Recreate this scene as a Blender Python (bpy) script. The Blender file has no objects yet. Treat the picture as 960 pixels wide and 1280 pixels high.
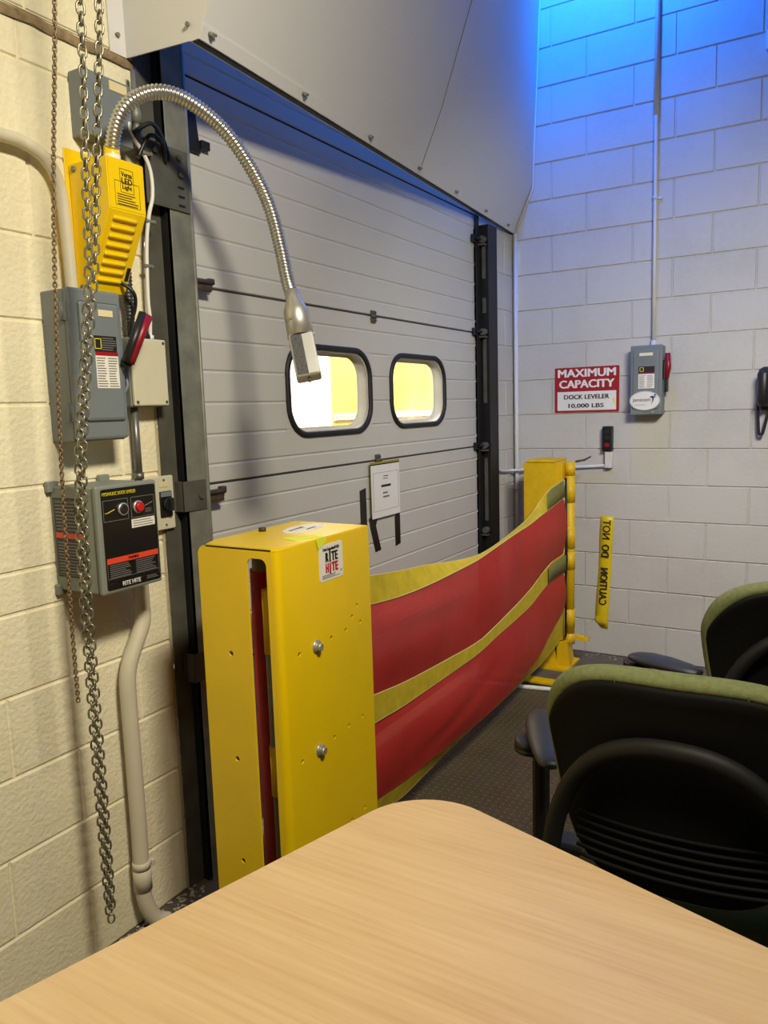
import bpy, bmesh, math, random
from mathutils import Vector, Matrix
random.seed(7)
PI = math.pi
S = bpy.context.scene
COL = S.collection

# ------------------------------------------------------------------ camera
YAW, PITCH, ROLL = 1.03148879, -.133851433, -.030683076
CAM = Vector((-4.43932, -1.72173, 1.48728))
fw = Vector((math.sin(YAW)*math.cos(PITCH), math.cos(YAW)*math.cos(PITCH), math.sin(PITCH)))
r0 = fw.cross(Vector((0, 0, 1))).normalized(); u0 = r0.cross(fw)
rt = r0*math.cos(ROLL)+u0*math.sin(ROLL); up = -r0*math.sin(ROLL)+u0*math.cos(ROLL)
cd = bpy.data.cameras.new('camera'); cam = bpy.data.objects.new('camera', cd); COL.objects.link(cam)
M = Matrix((rt, up, -fw)).transposed().to_4x4(); M.translation = CAM
cam.matrix_world = M
cd.sensor_width = 36; cd.lens = 959.3/1280*36; cd.clip_start = .02; cd.clip_end = 60
S.camera = cam

# ------------------------------------------------------------------ world, lights, exposure
w = bpy.data.worlds.new('world'); S.world = w; w.use_nodes = True
w.node_tree.nodes['Background'].inputs[0].default_value = (1, .96, .90, 1)
w.node_tree.nodes['Background'].inputs[1].default_value = .045
S.view_settings.view_transform = 'Standard'; S.view_settings.look = 'None'
S.view_settings.gamma = 1; S.view_settings.use_curve_mapping = False
S.view_settings.exposure = 0.0

def area(name, loc, aim, sx, sy, power, color):
    d = bpy.data.lights.new(name, 'AREA'); d.shape = 'RECTANGLE'; d.size = sx; d.size_y = sy
    d.energy = power; d.color = color
    o = bpy.data.objects.new(name, d); COL.objects.link(o); o.location = loc
    o.rotation_euler = (Vector(aim)-Vector(loc)).to_track_quat('-Z', 'Y').to_euler()
    return o
area('ceiling_light_left', (-3.88, -2.20, 3.05), (-3.4, -.35, 1.5), .5, .25, 39, (1, .90, .69)).data.spread = math.radians(125)
area('ceiling_light_right', (-2.25, -1.95, 2.6), (-.2, -1.15, .8), .6, .3, 21, (1, .97, .90)).data.spread = math.radians(112)
area('blue_ceiling_light', (-.80, -.58, 4.12), (0, -.42, 3.92), .25, .25, 70, (.01, .17, 1))
area('blue_header_light', (-1.55, -.09, 2.95), (-1.55, -.03, 2.3), 2.3, .04, 3.2, (.03, .22, 1))
area('dock_daylight', (-.2, .5, 2.9), (.4, 1.3, 1.5), 2.4, .6, 240, (1, .97, .90))

# ------------------------------------------------------------------ materials
def lin(c):
    c = c/255
    return c/12.92 if c <= .04045 else ((c+.055)/1.055)**2.4
def rgb(r, g, b): return (lin(r), lin(g), lin(b), 1)
class NT:
    def __init__(s, name):
        s.m = bpy.data.materials.new(name); s.m.use_nodes = True; s.t = s.m.node_tree
        s.b = s.t.nodes['Principled BSDF']
    def n(s, typ, **kw):
        x = s.t.nodes.new(typ)
        for k, v in kw.items(): setattr(x, k, v)
        return x
    def l(s, a, b): s.t.links.new(a, b)
    def math(s, op, a, b=None, c=None):
        x = s.n('ShaderNodeMath', operation=op)
        for i, v in enumerate((a, b, c)):
            if v is None: continue
            if isinstance(v, (int, float)): x.inputs[i].default_value = v
            else: s.l(v, x.inputs[i])
        return x.outputs[0]
    def noise(s, scale, detail=3, vec=None, rough=.55):
        x = s.n('ShaderNodeTexNoise'); x.inputs['Scale'].default_value = scale
        x.inputs['Detail'].default_value = detail; x.inputs['Roughness'].default_value = rough
        if vec is None: vec = s.n('ShaderNodeTexCoord').outputs['Object']
        s.l(vec, x.inputs['Vector']); return x.outputs[0]
    def ramp(s, f, stops):
        x = s.n('ShaderNodeValToRGB'); e = x.color_ramp.elements
        while len(e) < len(stops): e.new(.5)
        for el, (p, c) in zip(e, stops): el.position = p; el.color = c
        s.l(f, x.inputs[0]); return x.outputs[0]
    def mapped(s, sx, sy, sz, rz=0):
        tc = s.n('ShaderNodeTexCoord'); mp = s.n('ShaderNodeMapping')
        mp.inputs['Scale'].default_value = (sx, sy, sz); mp.inputs['Rotation'].default_value = (0, 0, rz)
        s.l(tc.outputs['Object'], mp.inputs[0]); return mp.outputs[0]
    def bump(s, h, strength, dist=.01):
        x = s.n('ShaderNodeBump'); x.inputs['Strength'].default_value = strength
        x.inputs['Distance'].default_value = dist; s.l(h, x.inputs['Height'])
        s.l(x.outputs[0], s.b.inputs['Normal'])
def shade(c, k): return (min(1, c[0]*k), min(1, c[1]*k), min(1, c[2]*k), 1)
def mat(name, c, rough=.5, metal=0, var=.06, vs=9, bump=0, bs=60, coat=0, spec=None):
    t = NT(name); t.b.inputs['Roughness'].default_value = rough; t.b.inputs['Metallic'].default_value = metal
    f = t.noise(vs, 4)
    t.l(t.ramp(f, [(.3, shade(c, 1-var)), (.7, shade(c, 1+var))]), t.b.inputs['Base Color'])
    if bump: t.bump(t.noise(bs, 4), bump, .004)
    if coat: t.b.inputs['Coat Weight'].default_value = coat; t.b.inputs['Coat Roughness'].default_value = .15
    if spec is not None: t.b.inputs['Specular IOR Level'].default_value = spec
    return t.m
def masonry(name, c, c2, bstr, bscale):
    t = NT(name); t.b.inputs['Roughness'].default_value = .55
    t.b.inputs['Specular IOR Level'].default_value = .25
    f = t.noise(1.7, 5); g = t.noise(38, 4)
    fg = t.math('ADD', t.math('MULTIPLY', f, .8), t.math('MULTIPLY', g, .2))
    t.l(t.ramp(fg, [(.33, c2), (.55, c)]), t.b.inputs['Base Color'])
    h = t.math('ADD', t.math('MULTIPLY', t.noise(bscale, 6), 1.0), t.math('MULTIPLY', t.noise(bscale*.25, 2), .7))
    t.bump(h, bstr, .012)
    return t.m
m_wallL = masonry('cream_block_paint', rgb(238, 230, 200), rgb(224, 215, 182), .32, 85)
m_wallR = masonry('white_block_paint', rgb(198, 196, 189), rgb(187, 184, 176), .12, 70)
m_mortar = mat('brown_mortar', rgb(140, 120, 90), .9, bump=.8, bs=80, var=.3, vs=40)
m_door = mat('door_white', rgb(194, 193, 190), .42, var=.03, vs=3, bump=.03, bs=140)
m_groove = mat('joint_dark', rgb(52, 50, 48), .8)
m_hood = mat('hood_white', rgb(212, 212, 212), .45, var=.02, vs=2)
m_galv = mat('galvanized_steel', rgb(126, 128, 118), .5, .3, var=.25, vs=14)
m_dsteel = mat('dark_steel', rgb(88, 88, 80), .55, .25, var=.25, vs=12)
m_black = mat('black_steel', rgb(26, 26, 28), .5, .2, var=.2)
m_rust = mat('rusty_steel', rgb(84, 70, 58), .6, .5, var=.35, vs=60)
m_chain = mat('chain_steel', rgb(150, 146, 126), .38, .75, var=.3, vs=40)
m_bead = mat('cord_brown', rgb(128, 108, 82), .5, .4, var=.3, vs=60)
m_yel = mat('safety_yellow', rgb(242, 204, 4), .33, var=.04, vs=5, coat=.25)
m_yelold = mat('worn_yellow', rgb(224, 182, 8), .5, var=.08, vs=18)
m_strap = mat('yellow_strap', rgb(200, 176, 30), .75, var=.14, vs=22, bump=.3, bs=400)
m_strapg = mat('grey_strap_patch', rgb(116, 114, 56), .8, var=.12, vs=22, bump=.3, bs=400)
m_edge = mat('strap_edge', rgb(214, 196, 120), .8)
m_chrome = mat('bright_metal', rgb(204, 202, 194), .38, .75, var=.06)
m_flex = mat('flex_metal', rgb(206, 205, 202), .28, .9, var=.08, vs=40)
m_grey = mat('enclosure_grey', rgb(116, 124, 128), .45, var=.04)
m_grey2 = mat('enclosure_green_grey', rgb(128, 134, 124), .5, var=.05)
m_bface = mat('black_faceplate', rgb(20, 20, 21), .35, var=.1)
m_beige = mat('beige_plastic', rgb(206, 202, 178), .45, var=.03)
m_pvc = mat('cream_conduit', rgb(214, 206, 182), .5, var=.04)
m_cond = mat('white_conduit', rgb(212, 212, 210), .45, var=.04)
m_white = mat('white_label', rgb(232, 230, 224), .5, var=.02)
m_paper = mat('white_paper', rgb(226, 224, 226), .7, var=.02)
m_ink = mat('black_ink', rgb(24, 24, 26), .6, var=.05)
m_inkg = mat('grey_ink', rgb(120, 120, 118), .6)
m_signred = mat('sign_red', rgb(158, 26, 36), .4, var=.04)
m_red = mat('red_plastic', rgb(190, 22, 32), .35)
m_dred = mat('dark_red_plastic', rgb(140, 16, 34), .4)
m_orange = mat('orange_stripe', rgb(226, 72, 44), .5)
m_ltape = mat('lime_tape', rgb(226, 232, 60), .6, var=.06)
m_ctape = mat('caution_tape', rgb(224, 196, 30), .35, var=.08)
m_bplast = mat('black_plastic', rgb(30, 31, 34), .42, var=.1)
m_shell = mat('chair_black_shell', rgb(12, 12, 12), .75, var=.1, spec=.25)
m_loop = mat('chair_frame_grey', rgb(24, 24, 22), .6, var=.1, spec=.35)
m_arm = mat('arm_pad_grey', rgb(48, 50, 58), .45, var=.1)
m_green = mat('green_fabric', rgb(124, 132, 86), .9, var=.16, vs=90, bump=.4, bs=500)
m_dgreen = mat('dark_green_fabric', rgb(70, 84, 54), .9, var=.14, vs=90, bump=.4, bs=500)
m_blue = mat('navy_ink', rgb(30, 58, 92), .5)
m_yink = mat('yellow_ink', rgb(216, 200, 40), .5)
m_dirt = mat('paint_flakes', rgb(180, 172, 150), .8, var=.3, vs=50)
m_floor = mat('dark_concrete', rgb(96, 88, 74), .7, var=.25, vs=7, bump=.3, bs=40)
m_tape = mat('black_tape', rgb(20, 20, 22), .4)
m_rubber = mat('black_rubber', rgb(26, 28, 32), .55)
m_out = mat('outdoor_yellow', rgb(250, 206, 60), .7, var=.06, vs=2)
m_outw = mat('outdoor_white', rgb(244, 240, 224), .7, var=.03, vs=2)

def cloth_red():
    t = NT('red_mesh_fabric'); t.b.inputs['Roughness'].default_value = .6
    f = t.noise(5, 4)
    t.l(t.ramp(f, [(.3, rgb(176, 30, 24)), (.7, rgb(190, 38, 30))]), t.b.inputs['Base Color'])
    f2 = t.noise(4, 3)
    t.bump(f2, .35, .03)
    tr = t.n('ShaderNodeBsdfTransparent'); tr.inputs[0].default_value = (1, .8, .8, 1)
    mx = t.n('ShaderNodeMixShader'); mx.inputs[0].default_value = .10
    t.l(t.b.outputs[0], mx.inputs[1]); t.l(tr.outputs[0], mx.inputs[2])
    t.l(mx.outputs[0], t.t.nodes['Material Output'].inputs[0])
    return t.m
m_redmesh = cloth_red()
def glass():
    t = NT('scratched_window_plastic')
    tr = t.n('ShaderNodeBsdfTransparent'); tr.inputs[0].default_value = (1, .99, .96, 1)
    tl = t.n('ShaderNodeBsdfTranslucent'); tl.inputs[0].default_value = (.95, .93, .86, 1)
    gl = t.n('ShaderNodeBsdfGlossy'); gl.inputs['Roughness'].default_value = .08
    m1 = t.n('ShaderNodeMixShader'); m2 = t.n('ShaderNodeMixShader')
    f = t.noise(6, 5); t.l(t.math('MULTIPLY', f, .45), m1.inputs[0])
    t.l(tr.outputs[0], m1.inputs[1]); t.l(tl.outputs[0], m1.inputs[2])
    m2.inputs[0].default_value = .05
    t.l(m1.outputs[0], m2.inputs[1]); t.l(gl.outputs[0], m2.inputs[2])
    t.l(m2.outputs[0], t.t.nodes['Material Output'].inputs[0])
    return t.m
m_glass = glass()
def wood():
    t = NT('maple_laminate'); t.b.inputs['Roughness'].default_value = .38
    v = t.mapped(60, 2.2, 1, -.2); f = t.noise(1.6, 5, v, .6)
    v2 = t.mapped(5, 1.0, 1, -.2); g = t.noise(2.0, 3, v2)
    fg = t.math('ADD', t.math('MULTIPLY', f, .6), t.math('MULTIPLY', g, .4))
    t.l(t.ramp(fg, [(.30, rgb(208, 172, 124)), (.48, rgb(219, 186, 138)), (.68, rgb(228, 199, 153))]), t.b.inputs['Base Color'])
    return t.m
m_wood = wood()
m_woodedge = mat('maple_edge_band', rgb(206, 166, 110), .45, var=.05)
def diamond():
    t = NT('diamond_plate'); t.b.inputs['Roughness'].default_value = .6; t.b.inputs['Metallic'].default_value = 0
    tc = t.n('ShaderNodeTexCoord'); sp = t.n('ShaderNodeSeparateXYZ'); t.l(tc.outputs['Object'], sp.inputs[0])
    c = .028
    u = t.math('MULTIPLY', t.math('ADD', sp.outputs[0], 10), 1/c); v = t.math('MULTIPLY', t.math('ADD', sp.outputs[1], 10), 1/c)
    par = t.math('MODULO', t.math('ADD', t.math('FLOOR', u), t.math('FLOOR', v)), 2)
    sg = t.math('SUBTRACT', t.math('MULTIPLY', par, 2), 1)
    fu = t.math('SUBTRACT', t.math('FRACT', u), .5); fv = t.math('SUBTRACT', t.math('FRACT', v), .5)
    sfv = t.math('MULTIPLY', fv, sg)
    al = t.math('MULTIPLY', t.math('ADD', fu, sfv), .7071/.46); ac = t.math('MULTIPLY', t.math('SUBTRACT', fu, sfv), .7071/.14)
    d = t.math('SQRT', t.math('ADD', t.math('MULTIPLY', al, al), t.math('MULTIPLY', ac, ac)))
    h = t.n('ShaderNodeMapRange'); h.interpolation_type = 'SMOOTHSTEP'
    t.l(d, h.inputs['Value']); h.inputs['From Min'].default_value = 1.1; h.inputs['From Max'].default_value = .5
    t.bump(h.outputs[0], 1, .012)
    f = t.noise(4, 5)
    base = t.ramp(f, [(.3, rgb(70, 60, 42)), (.7, rgb(88, 76, 54))])
    mx = t.n('ShaderNodeMixRGB'); t.l(t.math('MULTIPLY', h.outputs[0], .85), mx.inputs[0]); t.l(base, mx.inputs[1])
    mx.inputs[2].default_value = rgb(132, 117, 88)
    t.l(mx.outputs[0], t.b.inputs['Base Color'])
    return t.m
m_diamond = diamond()

# ------------------------------------------------------------------ mesh helpers
WL = {}          # world offset of each root, to keep vertices local to it
class MB:
    def __init__(s): s.bm = bmesh.new()
    def faces(s, vs, fs, smooth=False):
        v = [s.bm.verts.new(p) for p in vs]
        for f in fs:
            try:
                q = s.bm.faces.new([v[i] for i in f]); q.smooth = smooth
            except ValueError: pass
        return s
    def box(s, x0, x1, y0, y1, z0, z1, bev=0, seg=2):
        b = bmesh.new(); bmesh.ops.create_cube(b, size=1)
        for v in b.verts: v.co = Vector(((x0+x1)/2+v.co.x*(x1-x0), (y0+y1)/2+v.co.y*(y1-y0), (z0+z1)/2+v.co.z*(z1-z0)))
        if bev: bmesh.ops.bevel(b, geom=b.edges[:], offset=bev, segments=seg, affect='EDGES', profile=.5)
        return s.join(b)
    def join(s, b, mtx=None):
        me = bpy.data.meshes.new('t'); b.to_mesh(me); b.free()
        if mtx: me.transform(mtx)
        s.bm.from_mesh(me); bpy.data.meshes.remove(me); return s
    def obox(s, c, ax, ay, az, bev=0):           # oriented box, half-axis vectors
        b = bmesh.new(); bmesh.ops.create_cube(b, size=2)
        c, ax, ay, az = map(Vector, (c, ax, ay, az))
        if bev:
            for v in b.verts: v.co = Vector((v.co.x*ax.length, v.co.y*ay.length, v.co.z*az.length))
            bmesh.ops.bevel(b, geom=b.edges[:], offset=bev, segments=2, affect='EDGES', profile=.5)
            for v in b.verts: v.co = c+ax.normalized()*v.co.x+ay.normalized()*v.co.y+az.normalized()*v.co.z
        else:
            for v in b.verts: v.co = c+ax*v.co.x+ay*v.co.y+az*v.co.z
        return s.join(b)
    def tube(s, pts, r, n=12, cap=True, closed=False, squash=None):
        pts = [Vector(p) for p in pts]; m = len(pts); rs = r if isinstance(r, (list, tuple)) else [r]*m
        ts = []
        for i in range(m):
            a = pts[(i-1) % m] if (closed or i > 0) else pts[i]; b = pts[(i+1) % m] if (closed or i < m-1) else pts[i]
            ts.append((b-a).normalized())
        nrm = ts[0].orthogonal().normalized(); rings = []
        for i in range(m):
            if i: 
                q = ts[i-1].rotation_difference(ts[i]); nrm = q @ nrm
                nrm = (nrm-ts[i]*nrm.dot(ts[i])).normalized()
            bn = ts[i].cross(nrm)
            ring = []
            for k in range(n):
                a = 2*PI*k/n; off = nrm*math.cos(a)*rs[i]+bn*math.sin(a)*rs[i]
                if squash: 
                    d = Vector(squash[0]); off = off-d*off.dot(d)*(1-squash[1])
                ring.append(s.bm.verts.new(pts[i]+off))
            rings.append(ring)
        for i in range(m if closed else m-1):
            A, B = rings[i], rings[(i+1) % m]
            for k in range(n):
                q = s.bm.faces.new((A[k], A[(k+1) % n], B[(k+1) % n], B[k])); q.smooth = True
        if cap and not closed:
            s.bm.faces.new(rings[0][::-1]); s.bm.faces.new(rings[-1])
        return s
    def cyl(s, a, b, r, n=20): return s.tube([a, b], r, n)
    def lathe(s, a, d, prof, n=24):              # prof: (t along d, radius)
        a = Vector(a); d = Vector(d).normalized(); x = d.orthogonal().normalized(); y = d.cross(x); rings = []
        for t, r in prof:
            rings.append([s.bm.verts.new(a+d*t+(x*math.cos(2*PI*k/n)+y*math.sin(2*PI*k/n))*max(r, 1e-5)) for k in range(n)])
        for A, B in zip(rings, rings[1:]):
            for k in range(n):
                q = s.bm.faces.new((A[k], A[(k+1) % n], B[(k+1) % n], B[k])); q.smooth = True
        s.bm.faces.new(rings[0][::-1]); s.bm.faces.new(rings[-1])
        return s
    def prism(s, pts, ext):                       # planar polygon extruded by vector
        e = Vector(ext); a = [Vector(p) for p in pts]; n = len(a)
        v = [s.bm.verts.new(p) for p in a]+[s.bm.verts.new(p+e) for p in a]
        s.bm.faces.new(v[:n][::-1]); s.bm.faces.new(v[n:])
        for i in range(n): s.bm.faces.new((v[i], v[(i+1) % n], v[n+(i+1) % n], v[n+i]))
        return s
    def grid(s, rows, smooth=True, flip=False):
        V = [[s.bm.verts.new(p) for p in r] for r in rows]
        for i in range(len(V)-1):
            for j in range(len(V[0])-1):
                q = (V[i][j], V[i][j+1], V[i+1][j+1], V[i+1][j])
                f = s.bm.faces.new(q[::-1] if flip else q); f.smooth = smooth
        return s
    def holes(s, outline, hs, thick, mtx, bevel=0):     # flat plate in local XY with holes, centred in Z
        cu = bpy.data.curves.new('c', 'CURVE'); cu.dimensions = '2D'; cu.fill_mode = 'BOTH'; cu.extrude = thick/2; cu.bevel_depth = bevel
        for L in [outline]+hs:
            sp = cu.splines.new('POLY'); sp.points.add(len(L)-1); sp.use_cyclic_u = True
            for p, q in zip(sp.points, L): p.co = (q[0], q[1], 0, 1)
        return s.curve(cu, mtx)
    def curve(s, cu, mtx=None, fit=None):
        o = bpy.data.objects.new('t', cu); COL.objects.link(o)
        dg = bpy.context.evaluated_depsgraph_get(); me = bpy.data.meshes.new_from_object(o.evaluated_get(dg))
        bpy.data.objects.remove(o); bpy.data.curves.remove(cu)
        if fit and len(me.vertices):
            xs = [v.co.x for v in me.vertices]; ys = [v.co.y for v in me.vertices]
            sx = fit[0]/(max(xs)-min(xs)) if fit[0] else None; sy = fit[1]/(max(ys)-min(ys)) if fit[1] else None
            sx = sx or sy; sy = sy or sx
            me.transform(Matrix.Diagonal((sx, sy, 1, 1)) @ Matrix.Translation((-(max(xs)+min(xs))/2, -(max(ys)+min(ys))/2, 0)))
        if mtx: me.transform(mtx)
        s.bm.from_mesh(me); bpy.data.meshes.remove(me); return s
    def text(s, body, w, h, mtx, bold=0.0, mirror=False, thick=.0006):
        cu = bpy.data.curves.new('t', 'FONT'); cu.body = body; cu.size = 1; cu.extrude = thick/2; cu.offset = 0
        cu.resolution_u = 3
        if mirror: mtx = mtx @ Matrix.Diagonal((-1, 1, 1, 1))
        k = bold*.55*h
        if k:
            for q, (dx, dy) in enumerate(((-k, 0), (-k*.5, k*.4), (0, 0), (k*.5, k*.4), (-k*.5, -k*.4), (k*.5, -k*.4))): s.curve(cu.copy(), mtx @ Matrix.Translation((dx, dy, q*.00012)), (w-2*k, h-.8*k))
            return s.curve(cu, mtx @ Matrix.Translation((k, 0, 0)), (w-2*k, h-.8*k))
        return s.curve(cu, mtx, (w, h))
    def lines(s, mtx, w, h, rows, t=.0006, fill=.5, rag=True):   # rows of small print as thin bars
        for i in range(rows):
            y = h/2-h*(i+.5)/rows; ww = w*(random.uniform(.7, 1) if rag else 1)
            b = bmesh.new(); bmesh.ops.create_cube(b, size=1)
            for v in b.verts: v.co = Vector((v.co.x*ww-(w-ww)/2, y+v.co.y*h/rows*fill, v.co.z*t))
            s.join(b, mtx)
        return s
    def rplate(s, w, h, r, t, mtx, n=6):           # rounded plate in local XY, from z=0 to t
        P = rrect(w, h, r, n)
        V = [s.bm.verts.new(mtx @ Vector((x, y, z))) for z in (0, t) for x, y in P]; k = len(P)
        s.bm.faces.new(V[:k][::-1]); s.bm.faces.new(V[k:])
        for i in range(k): s.bm.faces.new((V[i], V[(i+1) % k], V[k+(i+1) % k], V[k+i]))
        return s
    def frame(s, w, h, t, d, mtx):                 # thin rectangular outline
        for (cx, cy, a, b) in ((0, h/2, w, t), (0, -h/2, w, t), (w/2, 0, t, h), (-w/2, 0, t, h)):
            bb = bmesh.new(); bmesh.ops.create_cube(bb, size=1)
            for v in bb.verts: v.co = Vector((cx+v.co.x*a, cy+v.co.y*b, v.co.z*d))
            s.join(bb, mtx)
        return s
    def build(s, name, m, parent=None, recalc=True, mod=None):
        if recalc: bmesh.ops.recalc_face_normals(s.bm, faces=s.bm.faces[:])
        me = bpy.data.meshes.new(name); s.bm.to_mesh(me); s.bm.free()
        me.materials.append(m)
        o = bpy.data.objects.new(name, me); COL.objects.link(o)
        off = Vector((0, 0, 0))
        if parent is not None:
            o.parent = parent; off = WL.get(parent.name, off)
            if off.length: me.transform(Matrix.Translation(-off))
        WL[o.name] = off
        return o
def rrect(w, h, r, n=6):
    P = []
    for cx, cy, a0 in ((w/2-r, h/2-r, 0), (-w/2+r, h/2-r, 90), (-w/2+r, -h/2+r, 180), (w/2-r, -h/2+r, 270)):
        for i in range(n+1):
            a = math.radians(a0+90*i/n); P.append((cx+r*math.cos(a), cy+r*math.sin(a)))
    return P
def circ(x, y, r, n=12): return [(x+r*math.cos(2*PI*i/n), y+r*math.sin(2*PI*i/n)) for i in range(n)]
def tag(o, label=None, cat=None, group=None, kind=None):
    if label: o['label'] = label
    if cat: o['category'] = cat
    if group: o['group'] = group
    if kind: o['kind'] = kind
    return o
def thing(name, loc, label, cat, group=None, rz=0, local=False):
    o = bpy.data.objects.new(name, None); COL.objects.link(o); o.location = loc; o.rotation_euler.z = rz
    o.empty_display_size = .05
    WL[o.name] = Vector((0, 0, 0)) if local else Vector(loc)
    return tag(o, label, cat, group)
def RL(x, y, z): return Matrix.Translation((x, y, z)) @ Matrix.Rotation(PI/2, 4, 'X')                     # flat on the door wall, facing -y
def RR(u, z, x=0.0): return Matrix.Translation((x, -u, z)) @ Matrix.Rotation(-PI/2, 4, 'Z') @ Matrix.Rotation(PI/2, 4, 'X')   # flat on the right wall, facing -x
def RS(x, y, z): return RR(-y, z, x)
def FL(x, y, z, a=0): return Matrix.Translation((x, y, z)) @ Matrix.Rotation(a, 4, 'Z')
def smooth_path(P, n=8):
    P = [Vector(p) for p in P]; out = []
    for i in range(len(P)-1):
        a = P[max(i-1, 0)]; b = P[i]; c = P[i+1]; d = P[min(i+2, len(P)-1)]
        for k in range(n):
            t = k/n
            out.append(.5*((2*b)+(c-a)*t+(2*a-5*b+4*c-d)*t*t+(3*b-a-3*c+d)*t**3))
    return out+[P[-1]]

# ------------------------------------------------------------------ room shell
B = .2032
def block_face(mb, s0, s1, z0, z1, to3, rec=.004, m=.0025, bv=.003):
    if s1-s0 < .02: return
    a = [(s0, z0), (s1, z0), (s1, z1), (s0, z1)]
    def ring(i): return [(s0+i, z0+i), (s1-i, z0+i), (s1-i, z1-i), (s0+i, z1-i)]
    vs = [to3(p[0], p[1], -rec) for p in ring(0)]+[to3(p[0], p[1], -rec) for p in ring(m)]+[to3(p[0], p[1], 0) for p in ring(m+bv)]
    fs = []
    for L in (0, 4):
        for i in range(4): fs.append((L+i, L+(i+1) % 4, L+4+(i+1) % 4, L+4+i))
    fs.append((8, 9, 10, 11))
    mb.faces(vs, fs)
# right wall, x = 0 plane
mb = MB()
toR = lambda s, z, d: (-d, -s, z)
for k in range(0, 24):
    j = [.24 if k % 2 else .44]
    nxt = .695 if k % 2 else .906
    while nxt < 5.2: j.append(nxt); nxt += .4064
    e = [0.0]+j+[5.2]
    for a, b in zip(e, e[1:]): block_face(mb, a, b, k*B, (k+1)*B, toR, rec=.007)
mb.box(.009, .2, -5.2, .2, -.1, 24*B)
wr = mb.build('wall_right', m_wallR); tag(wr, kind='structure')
# door wall, y = 0 plane, with the opening
mb = MB()
toL = lambda s, z, d: (s, -d, z)
zs = [0, 1, 2, 3, 4, 5, 5.5, 6.5, 7.5, 8.5, 9.5, 10.5, 11.5, 11.95]
for k in range(len(zs)-1):
    off = -2.97 if k % 2 else -3.19
    if k in (1,): off = -3.005
    j = []; x = off
    while x > -5.6: j.append(x); x -= .4064
    e = [-5.6]+sorted(j)+[-2.84]
    for a, b in zip(e, e[1:]): block_face(mb, a, b, zs[k]*B, zs[k+1]*B, toL, rec=.005, m=.0025, bv=.004)
for k in range(12, 24):
    for i in range(7): block_face(mb, -5.6+i*.4064, min(-5.6+(i+1)*.4064, -2.84), k*B+.02, (k+1)*B+.02, toL)
mb.box(-5.6, -2.84, .0065, .2, -.1, 24*B); mb.box(-2.84, -.56, .06, .2, 2.44, 24*B)
wl = mb.build('wall_left', m_wallL); tag(wl, kind='structure')
mb = MB()
for k in range(0, 12):
    e = [-.56, -.118 if k % 2 else -.33, 0]
    for a, b in zip(e, e[1:]): block_face(mb, a, b, k*B, (k+1)*B, toL)
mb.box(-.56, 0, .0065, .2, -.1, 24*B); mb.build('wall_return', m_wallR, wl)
mb = MB(); rows = []
for i in range(61):
    x = -5.6+i*(2.78/60); a = random.uniform(-.006, .006)
    rows.append([(x, -.002, 2.428+a), (x, -.008, 2.437+a), (x, -.003, 2.452+a*.5)])
mb.grid(rows); mb.build('mortar_band', m_mortar, wl)
mb = MB()
# ragged broken edge of mortar along the jamb
rows = []
for i in range(90):
    z = i*2.4/89; a = random.uniform(-.006, .010)
    rows.append([(-2.848, -.001, z), (-2.838+a, -.004, z), (-2.834+a, .03, z)])
mb.grid(rows); mb.build('jamb_edge', mat('jamb_edge_cream', rgb(186, 176, 146), .8, bump=.8, bs=60), wl)
# floor
mb = MB(); mb.box(-6.5, .2, -5.2, .2, -.12, 0)
fl = mb.build('floor', m_floor); tag(fl, kind='structure')

# dock leveler: diamond plate deck with lip strip
dl = thing('dock_leveler', (-1.75, -1.2, 0), 'brown diamond tread steel deck plate set into the floor', 'dock leveler')
mb = MB(); mb.box(-2.65, -.74, -2.9, -.07, .0005, .006); mb.build('deck_plate', m_diamond, dl)
mb = MB(); mb.tube([(-.80, -.02, .012), (-.742, -.36, .014), (-.70, -.60, .014), (-.66, -2.6, .014)], .012, 8)
mb.build('edge_pipe', m_white, dl)['label'] = 'white edge strip'
mb = MB(); mb.box(-.64, -.565, -2.6, -.10, .001, .012); mb.build('curb_strip', m_yelold, dl)['label'] = 'worn yellow painted strip'
mb = MB(); mb.box(-.735, -.645, -2.6, -.03, .0005, .004); mb.build('gap', m_black, dl)

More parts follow.
